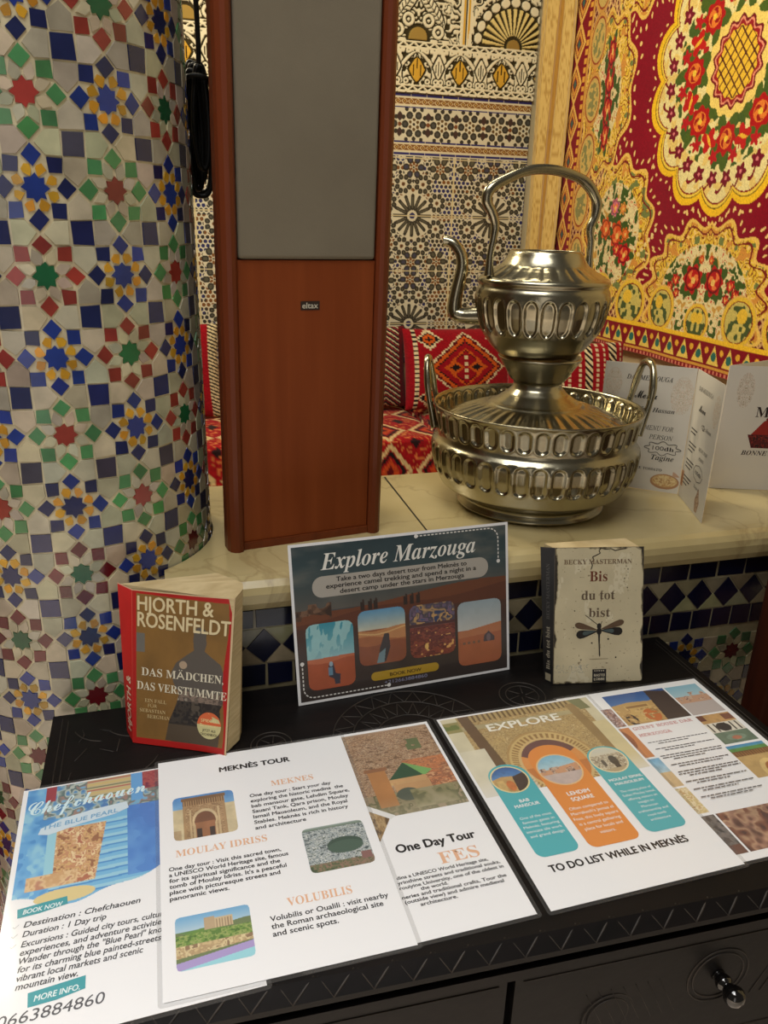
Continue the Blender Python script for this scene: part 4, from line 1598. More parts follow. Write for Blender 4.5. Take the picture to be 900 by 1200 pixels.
# ================================================================== THE CARVED CHEST
chest = thing('carved_chest', (0.27, 0.66, FLOOR), 'black stained carved wooden chest of drawers covered with leaflets and two books', 'chest')
XL, XR, YB = -0.156, 0.698, 0.887
yf = lambda x: 0.4615 - 0.035 * x
mb = MB()
ch = 0.011
xs = [XL, XR]
top = [(XL, yf(XL), 0), (XR, yf(XR), 0), (XR, YB, 0), (XL, YB, 0)]
low = [(XL, yf(XL) - ch, -.012), (XR, yf(XR) - ch, -.012), (XR, YB, -.012), (XL, YB, -.012)]
bot = [(p[0], p[1], -.018) for p in low]
mb.add(top + low + bot, [[0, 1, 2, 3], [4, 5, 1, 0], [5, 6, 2, 1], [6, 7, 3, 2], [7, 4, 0, 3], [8, 9, 5, 4], [9, 10, 6, 5], [10, 11, 7, 6], [11, 8, 4, 7], [11, 10, 9, 8]])
mb.build('top_board', M['wood_dark'], chest)


def carve(lines, w=0.0016, z=0.0):
    """worn chip-carved ridges on the top: small half-round strips"""
    mb = MB()
    for pts in lines:
        mb.tube([(x, y, z + 0.0001) for x, y in pts], [w * 0.3] + [w * 0.55] * (len(pts) - 2) + [w * 0.3] if len(pts) > 2 else [w * .45, w * .45], 6, smooth=3, flat=1.0)
    return mb


rosette = []


def arcpts(cx, cy, r, a0, a1, n=14):
    return [(cx + r * math.cos(math.radians(a)), cy + r * math.sin(math.radians(a))) for a in np.linspace(a0, a1, n)]


# big fan medallion between the poster and the sheets
fx, fy = 0.262, 0.742
medallions = []
rosette += [arcpts(fx, fy, 0.097, 15, 165), arcpts(fx, fy, 0.073, 20, 160), arcpts(fx, fy, 0.045, 30, 150)]
for k in range(9):
    a = 22 + 17 * k
    p0, p1, p2 = arcpts(fx, fy, 0.074, a - 8, a - 8, 1)[0], arcpts(fx, fy, 0.096, a, a, 1)[0], arcpts(fx, fy, 0.074, a + 8, a + 8, 1)[0]
    rosette += [[p0, p1], [p1, p2]]
    q0, q1, q2 = arcpts(fx, fy, 0.047, a - 8, a - 8, 1)[0], arcpts(fx, fy, 0.071, a, a, 1)[0], arcpts(fx, fy, 0.047, a + 8, a + 8, 1)[0]
    rosette += [[q0, q1], [q1, q2]]
for cx, cy, r in ((0.095, 0.768, 0.024), (0.428, 0.792, 0.030)):
    medallions.append([arcpts(cx, cy, r, 0, 360, 24), arcpts(cx, cy, r * .72, 0, 360, 20)])
    for k in range(6):
        a = 60 * k
        medallions[-1].append([arcpts(cx, cy, r * .15, a, a, 1)[0], arcpts(cx, cy, r * .68, a + 14, a + 14, 1)[0]])
# left corner: curved leaf cuts and a double border line
carve(rosette).build('carved_fan', M['wood_edge'], chest)
rosette = []
rosette += [arcpts(-0.09, 0.862, 0.040, 200, 260), arcpts(-0.05, 0.872, 0.05, 215, 285), [(-0.120, 0.851), (-0.117, 0.838), (-0.122, 0.826)], [(-0.100, 0.846), (-0.086, 0.840)],
            [(-0.098, 0.808), (-0.082, 0.799)], [(-0.076, 0.822), (-0.079, 0.799)], [(-0.112, 0.812), (-0.124, 0.792)], [(-0.126, 0.772), (-0.128, 0.760)], arcpts(-0.085, 0.80, 0.055, 280, 340)]
carve(rosette).build('carved_leaf', M['wood_edge'], chest)
rosette = [[(XL + .012, 0.470), (XL + .012, 0.879)], [(XL + .019, 0.470), (XL + .019, 0.872)]]
carve(rosette).build('border_groove', M['wood_edge'], chest)
rosette = [[(XR - .010, .46), (XR - .010, .879)], [(XR - .016, .46), (XR - .016, .872)]]
carve(rosette).build('border_groove', M['wood_edge'], chest)
for md_ in medallions:
    carve(md_).build('carved_medallion', M['wood_edge'], chest)
# zigzag along the bevelled front edge
mb = MB()
x = XL + 0.01
while x < XR - 0.03:
    a, b, c = (x, yf(x) + .0015, 0.0), (x + .011, yf(x) - ch - .0002, -.0117), (x + .0305, yf(x) + .0015, 0.0)
    mb.tube([b, ((b[0] + c[0]) / 2, (b[1] + c[1]) / 2 - .0006, (b[2] + c[2]) / 2 + .0008), c], [.0007, .0012, .0007], 6, smooth=3)
    mb.tube([a, ((a[0] + b[0]) / 2, (a[1] + b[1]) / 2 - .0004, (a[2] + b[2]) / 2 + .0004), b], [.0004, .0006, .0004], 6, smooth=3)
    x += 0.0335
mb.build('edge_zigzag', M['wood_edge'], chest)
mb = MB()


def fbox(x0, x1, d0, d1, z0, z1, bev=0.0):
    """box following the slanting front: d = metres behind the front edge line"""
    V = []
    for z in (z0, z1):
        V += [(x0, yf(x0) + d0, z), (x1, yf(x1) + d0, z), (x1, d1 if d1 > .6 else yf(x1) + d1, z), (x0, d1 if d1 > .6 else yf(x0) + d1, z)]
    return V, [[3, 2, 1, 0], [4, 5, 6, 7], [0, 1, 5, 4], [1, 2, 6, 5], [2, 3, 7, 6], [3, 0, 4, 7]]


mb.add(*fbox(XL + .02, XR - .02, .022, .872, -.61, -.0182))
mb.build('body', M['wood_dark'], chest)
mb = MB()
mb.add(*fbox(XL + .012, XR - .012, -.004, .0218, -.047, -.036))
for k in range(60):                                  # row of turned beads in the shade under the top
    x = XL + .03 + k * .0138
    mb.tube([(x, yf(x) + .012, -.0355), (x, yf(x) + .010, -.027), (x, yf(x) + .012, -.0185)], [.0042, .0056, .0042], 8, smooth=2)
mb.build('cornice', M['wood_dark'], chest)
for x0, x1 in ((XL + .03, 0.262), (0.270, XR - .03)):
    dr = MB()
    dr.add(*fbox(x0, x1, .006, .0218, -.205, -.050))
    o = dr.build('drawer', M['wood_dark'], chest)
    cx = x0 + (x1 - x0) * .5 + (.021 if x0 > .2 else 0)
    mb = MB()
    f = yf(cx) + .006
    for rr in (.034, .0285):
        mb.tube([(cx + rr * math.cos(t), yf(cx + rr * math.cos(t)) + .0058, -.113 + rr * math.sin(t)) for t in np.arange(28) * 2 * PI / 28], .0009, 6, closed=True, smooth=2)
    for (za, zb) in ((-.0575, -.0575), (-.064, -.064), (-.196, -.196)):
        mb.tube([(x0 + .008, yf(x0 + .008) + .0058, za), (x1 - .008, yf(x1 - .008) + .0058, zb)], .0007, 6, smooth=1)
    for s in (-1, 1):
        for k in range(7):
            xa = cx + s * (.055 + k * .013)
            if x0 + .01 < xa - .03 and xa + .03 < x1 - .01:
                mb.tube([(xa - .012 * s, yf(xa) + .0058, -.15), (xa + .012 * s, yf(xa) + .0058, -.10)], [.0004, .0004], 6, smooth=1)
        for rr in (.028, .022):
            ctr = cx + s * .118
            if x0 + .03 < ctr < x1 - .03:
                mb.tube([(ctr + rr * math.cos(t), yf(ctr) + .0056, -.135 + rr * math.sin(t)) for t in np.arange(24) * 2 * PI / 24], .0006, 6, closed=True, smooth=2)
    mb.build('drawer_carving', M['wood_edge'], o)
    mb = MB()
    ky = f
    pr = [(0.0, -.001), (.0085, .0), (.0085, .002), (.0070, .004), (.0088, .0065), (.0100, .0105), (.0092, .0145), (.0066, .0172), (.0062, .0185), (.0092, .0215), (.0122, .0270), (.0124, .0320), (.0100, .0375), (.0055, .0410), (0.0001, .0420)]
    V, F, sg = [], [], 20
    for r_, y_ in pr:
        for k in range(sg):
            t = 2 * PI * k / sg
            V.append((cx + 0.88 * r_ * math.cos(t), ky - y_ * 0.8, -.113 + 0.88 * r_ * math.sin(t)))
    for i in range(len(pr) - 1):
        for k in range(sg):
            F.append([i * sg + k, i * sg + (k + 1) % sg, (i + 1) * sg + (k + 1) % sg, (i + 1) * sg + k])
    mb.add(V, F, sm=True)
    mb.build('knob', M['knob'], o)
for x in (XL + .045, XR - .045):
    for y in (0.51, 0.845):
        mb = MB()
        mb.box((x, y, -.615), (.05, .05, .0098))
        mb.build('foot', M['wood_dark'], chest)

# ------------------------------------------------------------------ wooden chair at the right of the chest
chair = thing('wooden_chair', (0.97, 0.60, FLOOR), 'red-brown wooden chair whose back post shows right of the chest', 'chair')
for x, y, h in ((0.820, 0.785, 0.34), (1.195, 0.785, 0.34), (0.822, 0.40, -0.17), (1.191, 0.40, -0.17)):
    mb = MB()
    mb.box((x, y, (FLOOR + h) / 2), (0.048, 0.042, h - FLOOR - .002), bevel=0.006)
    mb.build('leg', M['chairwood'], chair)
mb = MB()
mb.box((1.0, 0.59, -0.155), (0.43, 0.335, 0.026), bevel=0.006)
mb.build('seat', M['chairwood'], chair)
mb = MB()
for z in (0.30, 0.05):
    mb.box((1.0, 0.79, z), (0.338, 0.022, 0.07), bevel=0.004)
for x in (0.895, 0.965, 1.035, 1.105):
    mb.box((x, 0.79, 0.175), (0.03, 0.014, 0.178))
mb.build('backrest', M['chairwood'], chair)

# ================================================================== LAMINATED SHEETS ON THE CHEST
INK, SALMON, TEAL, ORANGE = (34, 32, 34), (228, 180, 146), (86, 176, 184), (224, 142, 72)


def sheet(name, TL, ang, z, label, w=210, h=297, origin_at=None):
    fr = flat_frame(TL, ang, w, h, z)
    c = fr.P(w / 2, h / 2)
    t = thing(name, tuple(c - np.array([0, 0, .0005])), label, 'leaflet', 'laminated tour leaflets on the chest')
    mb = MB()
    mb.add(*slab(fr, .00035))
    mb.build('paper', M['paper'], t)
    mb = MB()
    mb.add(*rim(fr, 4.0, .00035))
    mb.build('laminate_edge', M['film'], t)
    return fr, t


LOW, HIGH = 0.0010, 0.0022

# ---- Chefchaouen
fr, t = sheet('laminated_leaflet', (-0.1714, 0.7520), 0.03, LOW, 'blue Chefchaouen leaflet lying at the left corner of the chest')
im = Img(340, 260, (92, 160, 214))
X, Y = im.X, im.Y
im.put(im.all, (112, 182, 226))
for k in range(9):                                   # pale blue steps climbing the lane
    y0 = 0.40 + k * 0.062
    im.put((Y > y0 - 0.03 * X) & (Y < y0 + .024 - 0.03 * X), (150, 206, 230))
    im.put((Y > y0 + .024 - 0.03 * X) & (Y < y0 + .036 - 0.03 * X), (70, 140, 206))
im.put((X > .5) & (X < .72 + .03 * np.sin(Y * 40)) & (Y > .24) & (Y < .86), (84, 140, 212))
im.speck((X > .5) & (X < .72) & (Y > .24) & (Y < .86), [(66, 120, 200), (74, 130, 208), (88, 146, 216)], 5, 31)
im.rect(0, 0, .17, .80, (92, 160, 218))
im.speck(X < .16, [(70, 140, 206), (96, 166, 222), (140, 200, 228)], 7, 2)
im.rect(.13, .40, .17, .84, (150, 208, 226))
im.speck((Y < .30) & (X > .10), [(70, 120, 180), (96, 150, 190), (180, 190, 180), (86, 110, 110), (150, 120, 110), (110, 170, 206)], 9, 5)
im.rect(.30, .0, .52, .20, (196, 176, 130))
for k in range(7):
    im.rect(.30, .012 + k * .028, .52, .024 + k * .028, ((176, 90, 80), (206, 180, 110), (110, 120, 90))[k % 3])
im.rect(.58, .0, .74, .17, (140, 50, 62)).speck((X > .58) & (X < .74) & (Y < .17), [(140, 44, 56), (164, 70, 70), (110, 36, 60)], 14, 6)
im.rect(.52, .0, .58, .26, (92, 160, 220)).rect(.74, .0, .80, .3, (120, 60, 110)).rect(.80, .0, .84, .3, (64, 130, 206))
im.rect(.10, .0, .15, .14, (150, 50, 60))
im.speck((X > .70) & (X < .86) & (Y > .26) & (Y < .74) & (vnoise(X, Y, 14, 77) > .45), [(120, 44, 44), (160, 70, 56), (90, 50, 60)], 12, 8)
im.speck((X > .17) & (X < .40 - .10 * (Y - .4)) & (Y > .40) & (Y < .84), [(150, 96, 66), (214, 172, 112), (196, 136, 96), (236, 208, 156), (176, 104, 76)], 17, 12)
im.speck((X > .06) & (X < .28) & (Y > .74) & (Y < .84), [(206, 160, 110), (226, 190, 140), (190, 130, 100)], 12, 14)
im.put(((X - .23) / .13) ** 2 + ((Y - .91) / .05) ** 2 < 1, (226, 204, 140))
bl = 0.86 + 0.10 * np.sin(X * 5.2 + 0.1) - .02 * np.sin(X * 19)
mask = (Y < bl) & (X > 0.010) | ((((X - .23) / .13) ** 2 + ((Y - .91) / .05) ** 2 < 1) & (Y < .99))
photo('photo', fr, t, 3, 2, 206, 172, im, mask=mask)
shape('white_brushstroke', fr, t, [([(22, 64), (40, 55), (70, 49), (104, 46), (106, 56), (92, 62), (60, 67), (30, 75), (20, 72)], (206, 222, 232))], d=.0003)
shape('teal_brushstroke', fr, t, [([(11, 163), (30, 161), (52, 159), (53, 168), (30, 172), (12, 173)], (74, 158, 166))], d=.0003)
shape('teal_brushstroke', fr, t, [([(28, 251), (50, 249), (71, 247), (71, 259), (50, 263), (29, 264)], (74, 158, 166))], d=.0003)
text('heading', fr, t, [('Chefchaouen', 8, 42, 30, 116, 'script', 'l', 0, 0.06)], (214, 238, 244), d=.0004)
text('heading', fr, t, [('THE BLUE PEARL', 24, 67, 8.5, 72, 'bold', 'l', .15, .10)], (120, 170, 206), d=.0004)
text('button_text', fr, t, [('BOOK NOW', 16, 170, 7.2, 33, 'heavy', 'l', .2, .03), ('MORE INFO.', 33, 260, 7.5, 34, 'heavy', 'l', .2, .03)], (224, 238, 238), d=.0004)
text('paragraph', fr, t, [(s, 18, v, 8.6, w, 'bold', 'l', .22) for s, v, w in (
    ('Destination : Chefchaouen', 184.5, 97), ('Duration : 1 Day trip', 194.5, 68), ('Excursions : Guided city tours, cultural', 205, 121), ('experiences, and adventure activities', 213.4, 117),
    ('Wander through the "Blue Pearl" know', 221.6, 120), ('for its charming blue painted-streets', 229.8, 113), ('vibrant local markets and scenic', 238, 98), ('mountain view.', 246, 47))], (70, 70, 74), d=.0002)
text('check_mark', fr, t, [('\u2713', 9, v, 8, None, 'sans') for v in (184.5, 194.5, 205)], (196, 196, 196), d=.0002)
text('phone_number', fr, t, [('0663884860', 8, 276, 14.5, 78, 'sans', 'l', .15)], (92, 92, 96), d=.0002)


def gate(w, h, seed=1):
    im = Img(w, h, (200, 180, 140))
    im.grad(0, .35, (66, 128, 196), (120, 172, 214))
    im.rect(0, .30, 1, 1, (206, 188, 146)).rect(.16, .08, .84, 1, (166, 130, 88)).rect(.14, .05, .86, .12, (120, 84, 52))
    im.put((im.X > .16) & (im.X < .84) & (im.Y > .12) & (im.Y < .24) & (((im.X * 26) % 1) < .5), (104, 70, 44))
    im.speck((im.X > .2) & (im.X < .8) & (im.Y > .25) & (im.Y < .98), [(150, 116, 78), (176, 142, 100), (134, 100, 66), (190, 158, 114)], 16, seed)
    im.rect(.26, .34, .29, 1, (196, 168, 124)).rect(.71, .34, .74, 1, (196, 168, 124))
    im.ell(.5, .62, .20, .26, (206, 180, 136)).rect(.31, .62, .69, 1, (196, 168, 124))
    im.ell(.5, .64, .165, .22, (110, 66, 44)).rect(.345, .66, .655, 1, (150, 96, 62)).rect(.36, .80, .44, 1, (52, 40, 36)).rect(.56, .80, .64, 1, (52, 40, 36))
    im.rect(0, .78, .12, 1, (176, 150, 112))
    return im.grain(.10, 9, seed + 3)


# ---- Meknes tour (lies over both neighbours)
frM, tM = sheet('laminated_leaflet', (-0.0334, 0.7625), 0.0, HIGH, 'white Meknès Tour leaflet with three photos, overlapping the sheets on either side')
photo('photo', frM, tM, 13.7, 63, 76.5, 125.5, gate(150, 150), rad=5)
im = Img(150, 140, (150, 160, 164))
im.speck(im.all, [(60, 74, 76), (120, 130, 130), (206, 212, 212), (92, 112, 116), (176, 184, 180), (226, 226, 220), (80, 96, 90)], 15, 6, 1.5)
im.grad(0, .07, (160, 176, 170), (90, 110, 90))
im.put(((im.X - .62) / .28) ** 2 + ((im.Y - .48) / .16) ** 2 < 1, (52, 74, 62)).put(((im.X - .62) / .28) ** 2 + ((im.Y - .54) / .14) ** 2 < 1, (64, 88, 74))
im.speck(im.Y > .82, [(60, 74, 50), (96, 104, 70), (140, 110, 90), (80, 90, 60)], 9, 9).rect(.82, .72, .98, .88, (130, 90, 84))
photo('photo', frM, tM, 137, 140.5, 200, 199, im, rad=5)
im = Img(150, 130, (90, 130, 70))
im.grad(0, .3, (104, 168, 214), (176, 204, 220))
im.put(im.Y > .30 + .06 * np.sin(im.X * 5), (104, 120, 76))
im.put((im.Y > .34 + .05 * np.sin(im.X * 7 + 2)) & (im.Y < .62), (96, 134, 58)).speck((im.Y > .36) & (im.Y < .62), [(70, 104, 44), (110, 146, 62), (150, 164, 90), (84, 120, 50)], 9, 12)
im.rect(.38, .10, .52, .34, (186, 160, 124)).rect(.52, .14, .76, .34, (204, 180, 140))
for k in range(6):
    im.rect(.54 + k * .037, .17, .556 + k * .037, .34, (150, 122, 92))
im.speck((im.Y > .56) & (im.Y < .78 - .1 * im.X), [(206, 180, 130), (176, 146, 104), (220, 200, 150), (140, 110, 80)], 7, 15)
im.put(im.Y > .86 - .16 * im.X, (168, 150, 206)).put(im.Y > 1.0 - .17 * im.X, (150, 214, 226))
photo('photo', frM, tM, 11.4, 218.4, 75.8, 272.5, im, rad=3.5)
text('heading', frM, tM, [('MEKNÈS TOUR', 65, 31.5, 11.3, 79.2, 'black')], INK)
text('heading', frM, tM, [('MEKNES', 117.7, 68, 12.0, 46.5, 'serif'), ('`', 148.5, 68.5, 11, 3, 'sans'), ('MOULAY IDRISS', 14.6, 146.5, 12.6, 88, 'serif'), ('VOLUBILIS', 109.3, 230, 13.4, 60, 'serif')], SALMON)
text('paragraph', frM, tM, [(s, 93, 80.5 + 8.05 * k, 7.0, w, 'heavy') for k, (s, w) in enumerate((
    ('One day tour : Start your day', 88), ('exploring the historic medina  the', 100), ('bab mansour gate, Lehdim Square,', 105), ('Sauani Tank, Qara prison, Moulay', 102),
    ('Ismail Mausoleum, and the Royal', 99), ('Stables. Meknès is rich in history', 98), ('and architecture', 52)))], INK)
text('paragraph', frM, tM, [(s, 7.8, 163 + 7.05 * k, 6.8, w, 'heavy') for k, (s, w) in enumerate((
    ('One day tour : Visit this sacred town,', 106), ('a UNESCO World Heritage site, famous', 112), ('for its spiritual significance and the', 103), ("tomb of Moulay Idriss. It's a peaceful", 108),
    ('place with picturesque streets and', 101), ('panoramic views.', 53)))], INK)
text('paragraph', frM, tM, [(s, 92, 242.5 + 8.0 * k, 8.0, w, 'bold') for k, (s, w) in enumerate((('Volubilis or Oualili : visit nearby', 108), ('the Roman archaeological site', 101), ('and scenic spots.', 58)))], INK)

# ---- Fes
frF, tF = sheet('laminated_leaflet', (0.0766, 0.7638), 0.0141, LOW, 'One Day Tour Fès leaflet with a city photo, half under the Meknès sheet')
im = Img(300, 270, (150, 116, 84))
im.speck(im.all, [(104, 76, 54), (150, 112, 82), (186, 150, 112), (120, 92, 70), (206, 176, 140), (136, 96, 70)], 20, 3, 2.6)
im.grad(.0, .03, (176, 150, 120), (150, 116, 90))
im.speck((im.Y > .42) & (im.X > .66), [(176, 104, 62), (196, 122, 76), (140, 84, 56), (206, 150, 104)], 12, 21, 2)
im.put((im.X > .75) & (im.X < .87) & (im.Y > .16) & (im.Y < .30) & (vnoise(im.X, im.Y, 16, 4) > .3), (92, 104, 64))
im.speck(im.Y > .76, [(110, 100, 66), (140, 128, 92), (90, 88, 54), (150, 130, 100)], 8, 17)
im.rect(.52, .66, .80, .80, (186, 140, 90)).rect(.54, .58, .78, .68, (192, 148, 96))
im.poly([(.50, .62), (.66, .44), (.80, .60), (.66, .66)], (36, 70, 44)).poly([(.66, .44), (.86, .57), (.78, .63)], (110, 164, 86))
im.rect(.50, .62, .79, .66, (196, 150, 96)).rect(.495, .655, .52, .68, (200, 160, 100))
im.rect(.36, .48, .50, .90, (176, 116, 62)).rect(.34, .46, .52, .50, (140, 90, 56))
im.ell(.60, .80, .09, .07, (70, 78, 64)).rect(.62, .78, .9, .93, (116, 108, 74)).speck((im.X > .62) & (im.X < .95) & (im.Y > .76) & (im.Y < .96), [(96, 96, 62), (130, 124, 84), (150, 140, 104)], 7, 33)
im.grain(.08, 7, 8)
tt = np.clip((im.Y - .80) / .2, 0, 1)[..., None]
im.a = im.a * (1 - .35 * tt) + np.array((196, 186, 164)) * .35 * tt
photo('photo', frF, tF, 60, 4.5, 206.5, 146.5, im, mask=(im.X > .43 + .0 * im.Y) | (im.Y < .86) | True)
im = Img(90, 80, (130, 100, 64))
im.speck(im.all, [(90, 66, 40), (150, 118, 76), (180, 150, 104), (110, 84, 52)], 7, 5, .4)
shape('white_band', frF, tF, [([(95, 122), (124, 146), (118, 150), (92, 128)], (226, 225, 222))], d=.0003)
photo('photo', frF, tF, 70, 131, 118, 178, im, mask=im.polymask([(.0, .0), (.52, .0), (.98, .38), (.60, .98), (0, 1)]), d=.00025)
text('heading', frF, tF, [('One Day Tour', 110, 196, 15.0, 84, 'black')], INK)
text('heading', frF, tF, [('FES', 147.5, 220, 21, 41, 'serif'), ('`', 165, 221, 20, 4.5, 'sans')], SALMON)
text('paragraph', frF, tF, [('dina a UNESCO World Heritage site,', 100, 227.6, 5.6, 93, 'heavy'), ('yrinthine streets and traditional souks,', 99, 233.6, 5.6, 104, 'heavy'), ('rouiyine University, one of the oldest in', 99, 239.6, 5.6, 105, 'heavy'),
                            ('the world.', 118, 244.8, 5.6, 27, 'heavy'), ('neries and traditional crafts, Tour the', 98, 250.4, 5.6, 104, 'heavy'), ('(outside view) and admire medieval', 99, 256, 5.6, 98, 'heavy'), ('architecture.', 112, 261.6, 5.6, 36, 'heavy')], INK)

# ---- Guest house (under the to-do sheet)
TRg = np.array([0.6766, 0.7718])
frG, tG = sheet('laminated_leaflet', (TRg[0] - .21, TRg[1]), 0.0, LOW, 'Guest House leaflet full of small photos at the right edge of the chest')
GP = lambda im, *b, **k: photo('photo', frG, tG, *b, im, **k)
im = Img(130, 95, (196, 160, 104))                     # gate in evening light, dark wall on the right
im.grad(0, .45, (40, 78, 146), (70, 116, 176)); im.poly([(0, .36), (.3, .30), (.62, .34), (.70, .30), (.70, 1), (0, 1)], (190, 150, 90)); im.poly([(.68, .0), (1, .1), (1, 1), (.62, 1), (.66, .34)], (58, 44, 40))
im.rect(.18, .40, .56, .95, (206, 168, 100)); im.ell(.48, .78, .12, .2, (196, 104, 50)); im.ell(.14, .84, .08, .18, (60, 44, 36)); im.rect(.2, .42, .54, .5, (150, 110, 64))
im.speck((im.Y > .5) & (im.X < .62) & (vnoise(im.X, im.Y, 20, 2) > .6), [(160, 120, 70), (220, 184, 120)], 12, 4)
GP(im, 61, 10, 152, 74)
im = Img(80, 90, (200, 176, 160)); im.grad(0, .45, (130, 184, 206), (176, 206, 214)); im.rect(0, .38, 1, .6, (196, 150, 120)); im.speck((im.Y > .26) & (im.Y < .56) & (im.X > .1) & (vnoise(im.X, im.Y, 9, 2) > .5), [(160, 104, 84), (206, 176, 150), (120, 80, 70)], 11, 6); im.rect(0, .6, 1, 1, (184, 172, 168))
GP(im, 154.5, 11, 203, 74.5)
im = Img(80, 90, (206, 196, 170)); im.rect(0, 0, 1, .3, (196, 150, 90)).rect(0, 0, .2, .2, (104, 56, 40)).rect(.7, .05, 1, .25, (120, 70, 50)); im.rect(0, .3, 1, .62, (226, 220, 204))
for k in range(6):
    im.rect(.06 + k * .16, .32, .11 + k * .16, .60, (70, 60, 50))
im.ell(.46, .46, .2, .14, (40, 34, 32)); im.rect(0, .62, 1, 1, (96, 116, 96)).ell(.5, .82, .28, .1, (120, 140, 120)).ell(.5, .84, .14, .06, (176, 110, 84))
im.grain(.12, 9, 3)
GP(im, 154.5, 77.5, 203, 135)
im = Img(80, 90, (140, 100, 60)); im.grad(0, .2, (60, 130, 196), (110, 180, 140)); im.rect(0, .10, 1, .2, (90, 140, 70)); im.rect(0, .2, 1, .36, (110, 74, 44)); im.put((im.Y > .22) & (im.Y < .36) & (((im.X * 14) % 1) < .5), (150, 106, 60)); im.rect(0, .36, 1, 1, (196, 160, 100)); im.ell(.6, .9, .3, .4, (222, 190, 120)); im.ell(.6, .95, .2, .34, (160, 100, 50)); im.grain(.1, 9, 5)
GP(im, 151, 139, 203, 196)
im = Img(80, 70, (176, 140, 130)); im.speck(im.all, [(150, 110, 100), (206, 180, 176), (120, 84, 80), (190, 150, 130)], 6, 3); GP(im, 20, 36, 58.5, 74)
im = Img(80, 90, (190, 120, 70)); im.poly([(.4, 0), (1, 0), (1, 1), (.6, 1)], (206, 130, 76)); im.ell(.62, .4, .2, .3, (150, 80, 46)); im.speck((im.X < .4), [(150, 100, 60), (196, 140, 90)], 7, 9); GP(im, 20, 77, 58.5, 134)
im = Img(80, 90, (120, 176, 206)); im.grad(0, .5, (110, 170, 210), (170, 200, 214)); im.rect(0, .5, 1, 1, (206, 176, 130)); im.grain(.15, 6, 3); GP(im, 20, 137, 61, 186)
im = Img(80, 80, (216, 196, 140)); im.speck(im.all, [(226, 206, 150), (206, 180, 120), (236, 220, 180), (196, 160, 104)], 5, 7); im.rect(.3, .1, .5, .4, (90, 70, 56)); GP(im, 20, 189, 61, 229)
im = Img(120, 90, (120, 84, 70)); im.speck(im.all, [(96, 66, 56), (150, 110, 90), (176, 140, 110), (120, 76, 60), (80, 56, 50)], 5, 8, .35); im.rect(.62, .0, 1, .2, (150, 60, 56)).rect(.5, .1, .72, .22, (200, 170, 90)).rect(.66, .3, .9, .8, (104, 64, 56)).ell(.8, .6, .1, .12, (196, 110, 70)).rect(.86, .8, 1, .92, (110, 170, 190))
im.grain(.15, 8, 4)
GP(im, 65, 233, 203, 287.5)
im = Img(60, 80, (84, 78, 74)); im.speck(im.all, [(66, 60, 58), (100, 96, 92), (120, 110, 104), (84, 74, 70)], 6, 2); im.rect(0, .78, 1, 1, (104, 70, 60)); GP(im, 20, 233, 62.5, 287.5)
text('heading', frG, tG, [('GUEST HOUSE DAR', 62.5, 84, 9.0, 84, 'mono'), ('MERZOUGA', 62.5, 97.5, 9.0, 45, 'mono')], (196, 96, 92))
lines = []
rq = random.Random(4)
v = 110
for grp in (2, 2, 3, 2, 3, 2, 2, 2):
    for k in range(grp):
        u = 64 + rq.uniform(0, 3) + (10 if k == grp - 1 and grp > 1 else 0)
        end = 148 - (rq.uniform(12, 34) if k == grp - 1 else rq.uniform(0, 4))
        while u < end:
            wl = rq.uniform(2.5, 9)
            lines.append(([(u, v - .8), (min(u + wl, end), v - .8), (min(u + wl, end), v + .4), (u, v + .4)], (84, 80, 82)))
            u += wl + 1.1
        v += 3.9
    v += 5.2
shape('fine_print', frG, tG, lines, d=.0002)

# ---- To do list
frT, tT = sheet('laminated_leaflet', (0.2990, 0.7652), 0.0156, HIGH, 'To Do List While In Meknès leaflet with teal and orange panels')
im = Img(340, 240, (206, 186, 140))
X, Y = im.X, im.Y
im.speck(im.all, [(176, 146, 92), (196, 166, 108), (150, 120, 72), (206, 180, 126)], 42, 5)
im.rect(0, 0, 1, .07, (176, 150, 96))
im.put((Y < .10) & (((X * 30) % 1) < .45) & (X > .14) & (X < .86), (110, 84, 50))
im.rect(.10, .14, .86, .20, (176, 160, 116))
im.put((X < .10) | (X > .93), (214, 204, 168)); im.rect(.0, .06, .10, .2, (150, 140, 84)); im.put((X < .09) & (Y > .09) & (Y < .16) & (vnoise(X, Y, 30, 3) > .4), (104, 116, 56))
im.poly([(.11, .0), (.18, .0), (.24, 1), (.16, 1)], (104, 78, 52)); im.poly([(.82, .06), (.88, .06), (.93, 1), (.86, 1)], (150, 120, 74))
im.poly([(.86, .0), (.95, .0), (.97, .16), (.9, .16)], (120, 120, 80))
im.put((X < .16) & (Y > .45), (222, 214, 186))
im.put((X > .90) & (Y > .35), (216, 200, 150))
rA = np.hypot((X - .50) / .27, (Y - .76) / .42)
im.put((rA < 1.0) & (Y < 1), (176, 140, 84)); im.put((rA < .95), (206, 174, 110)); im.put((rA < .90) & (((np.arctan2(Y - .76, X - .5) * 10) % 1) < .5), (150, 112, 62))
im.put(rA < .76, (212, 178, 116)); im.put(rA < .70, (104, 66, 60)); im.put((rA < .70) & (Y > .62 + .1 * np.cos((X - .5) * 9)), (222, 142, 70))
im.put((rA < .70) & (Y > .78), (196, 116, 56)); im.grain(.06, 8, 6)
fade = np.clip((Y - .80) / .2, 0, 1)[..., None] * (np.abs(X - .5)[..., None] > .18)
im.a = im.a * (1 - fade * .75) + np.array((232, 228, 220)) * fade * .75
photo('photo', frT, tT, 3, 3, 207, 146, im)
WH = (236, 238, 238)


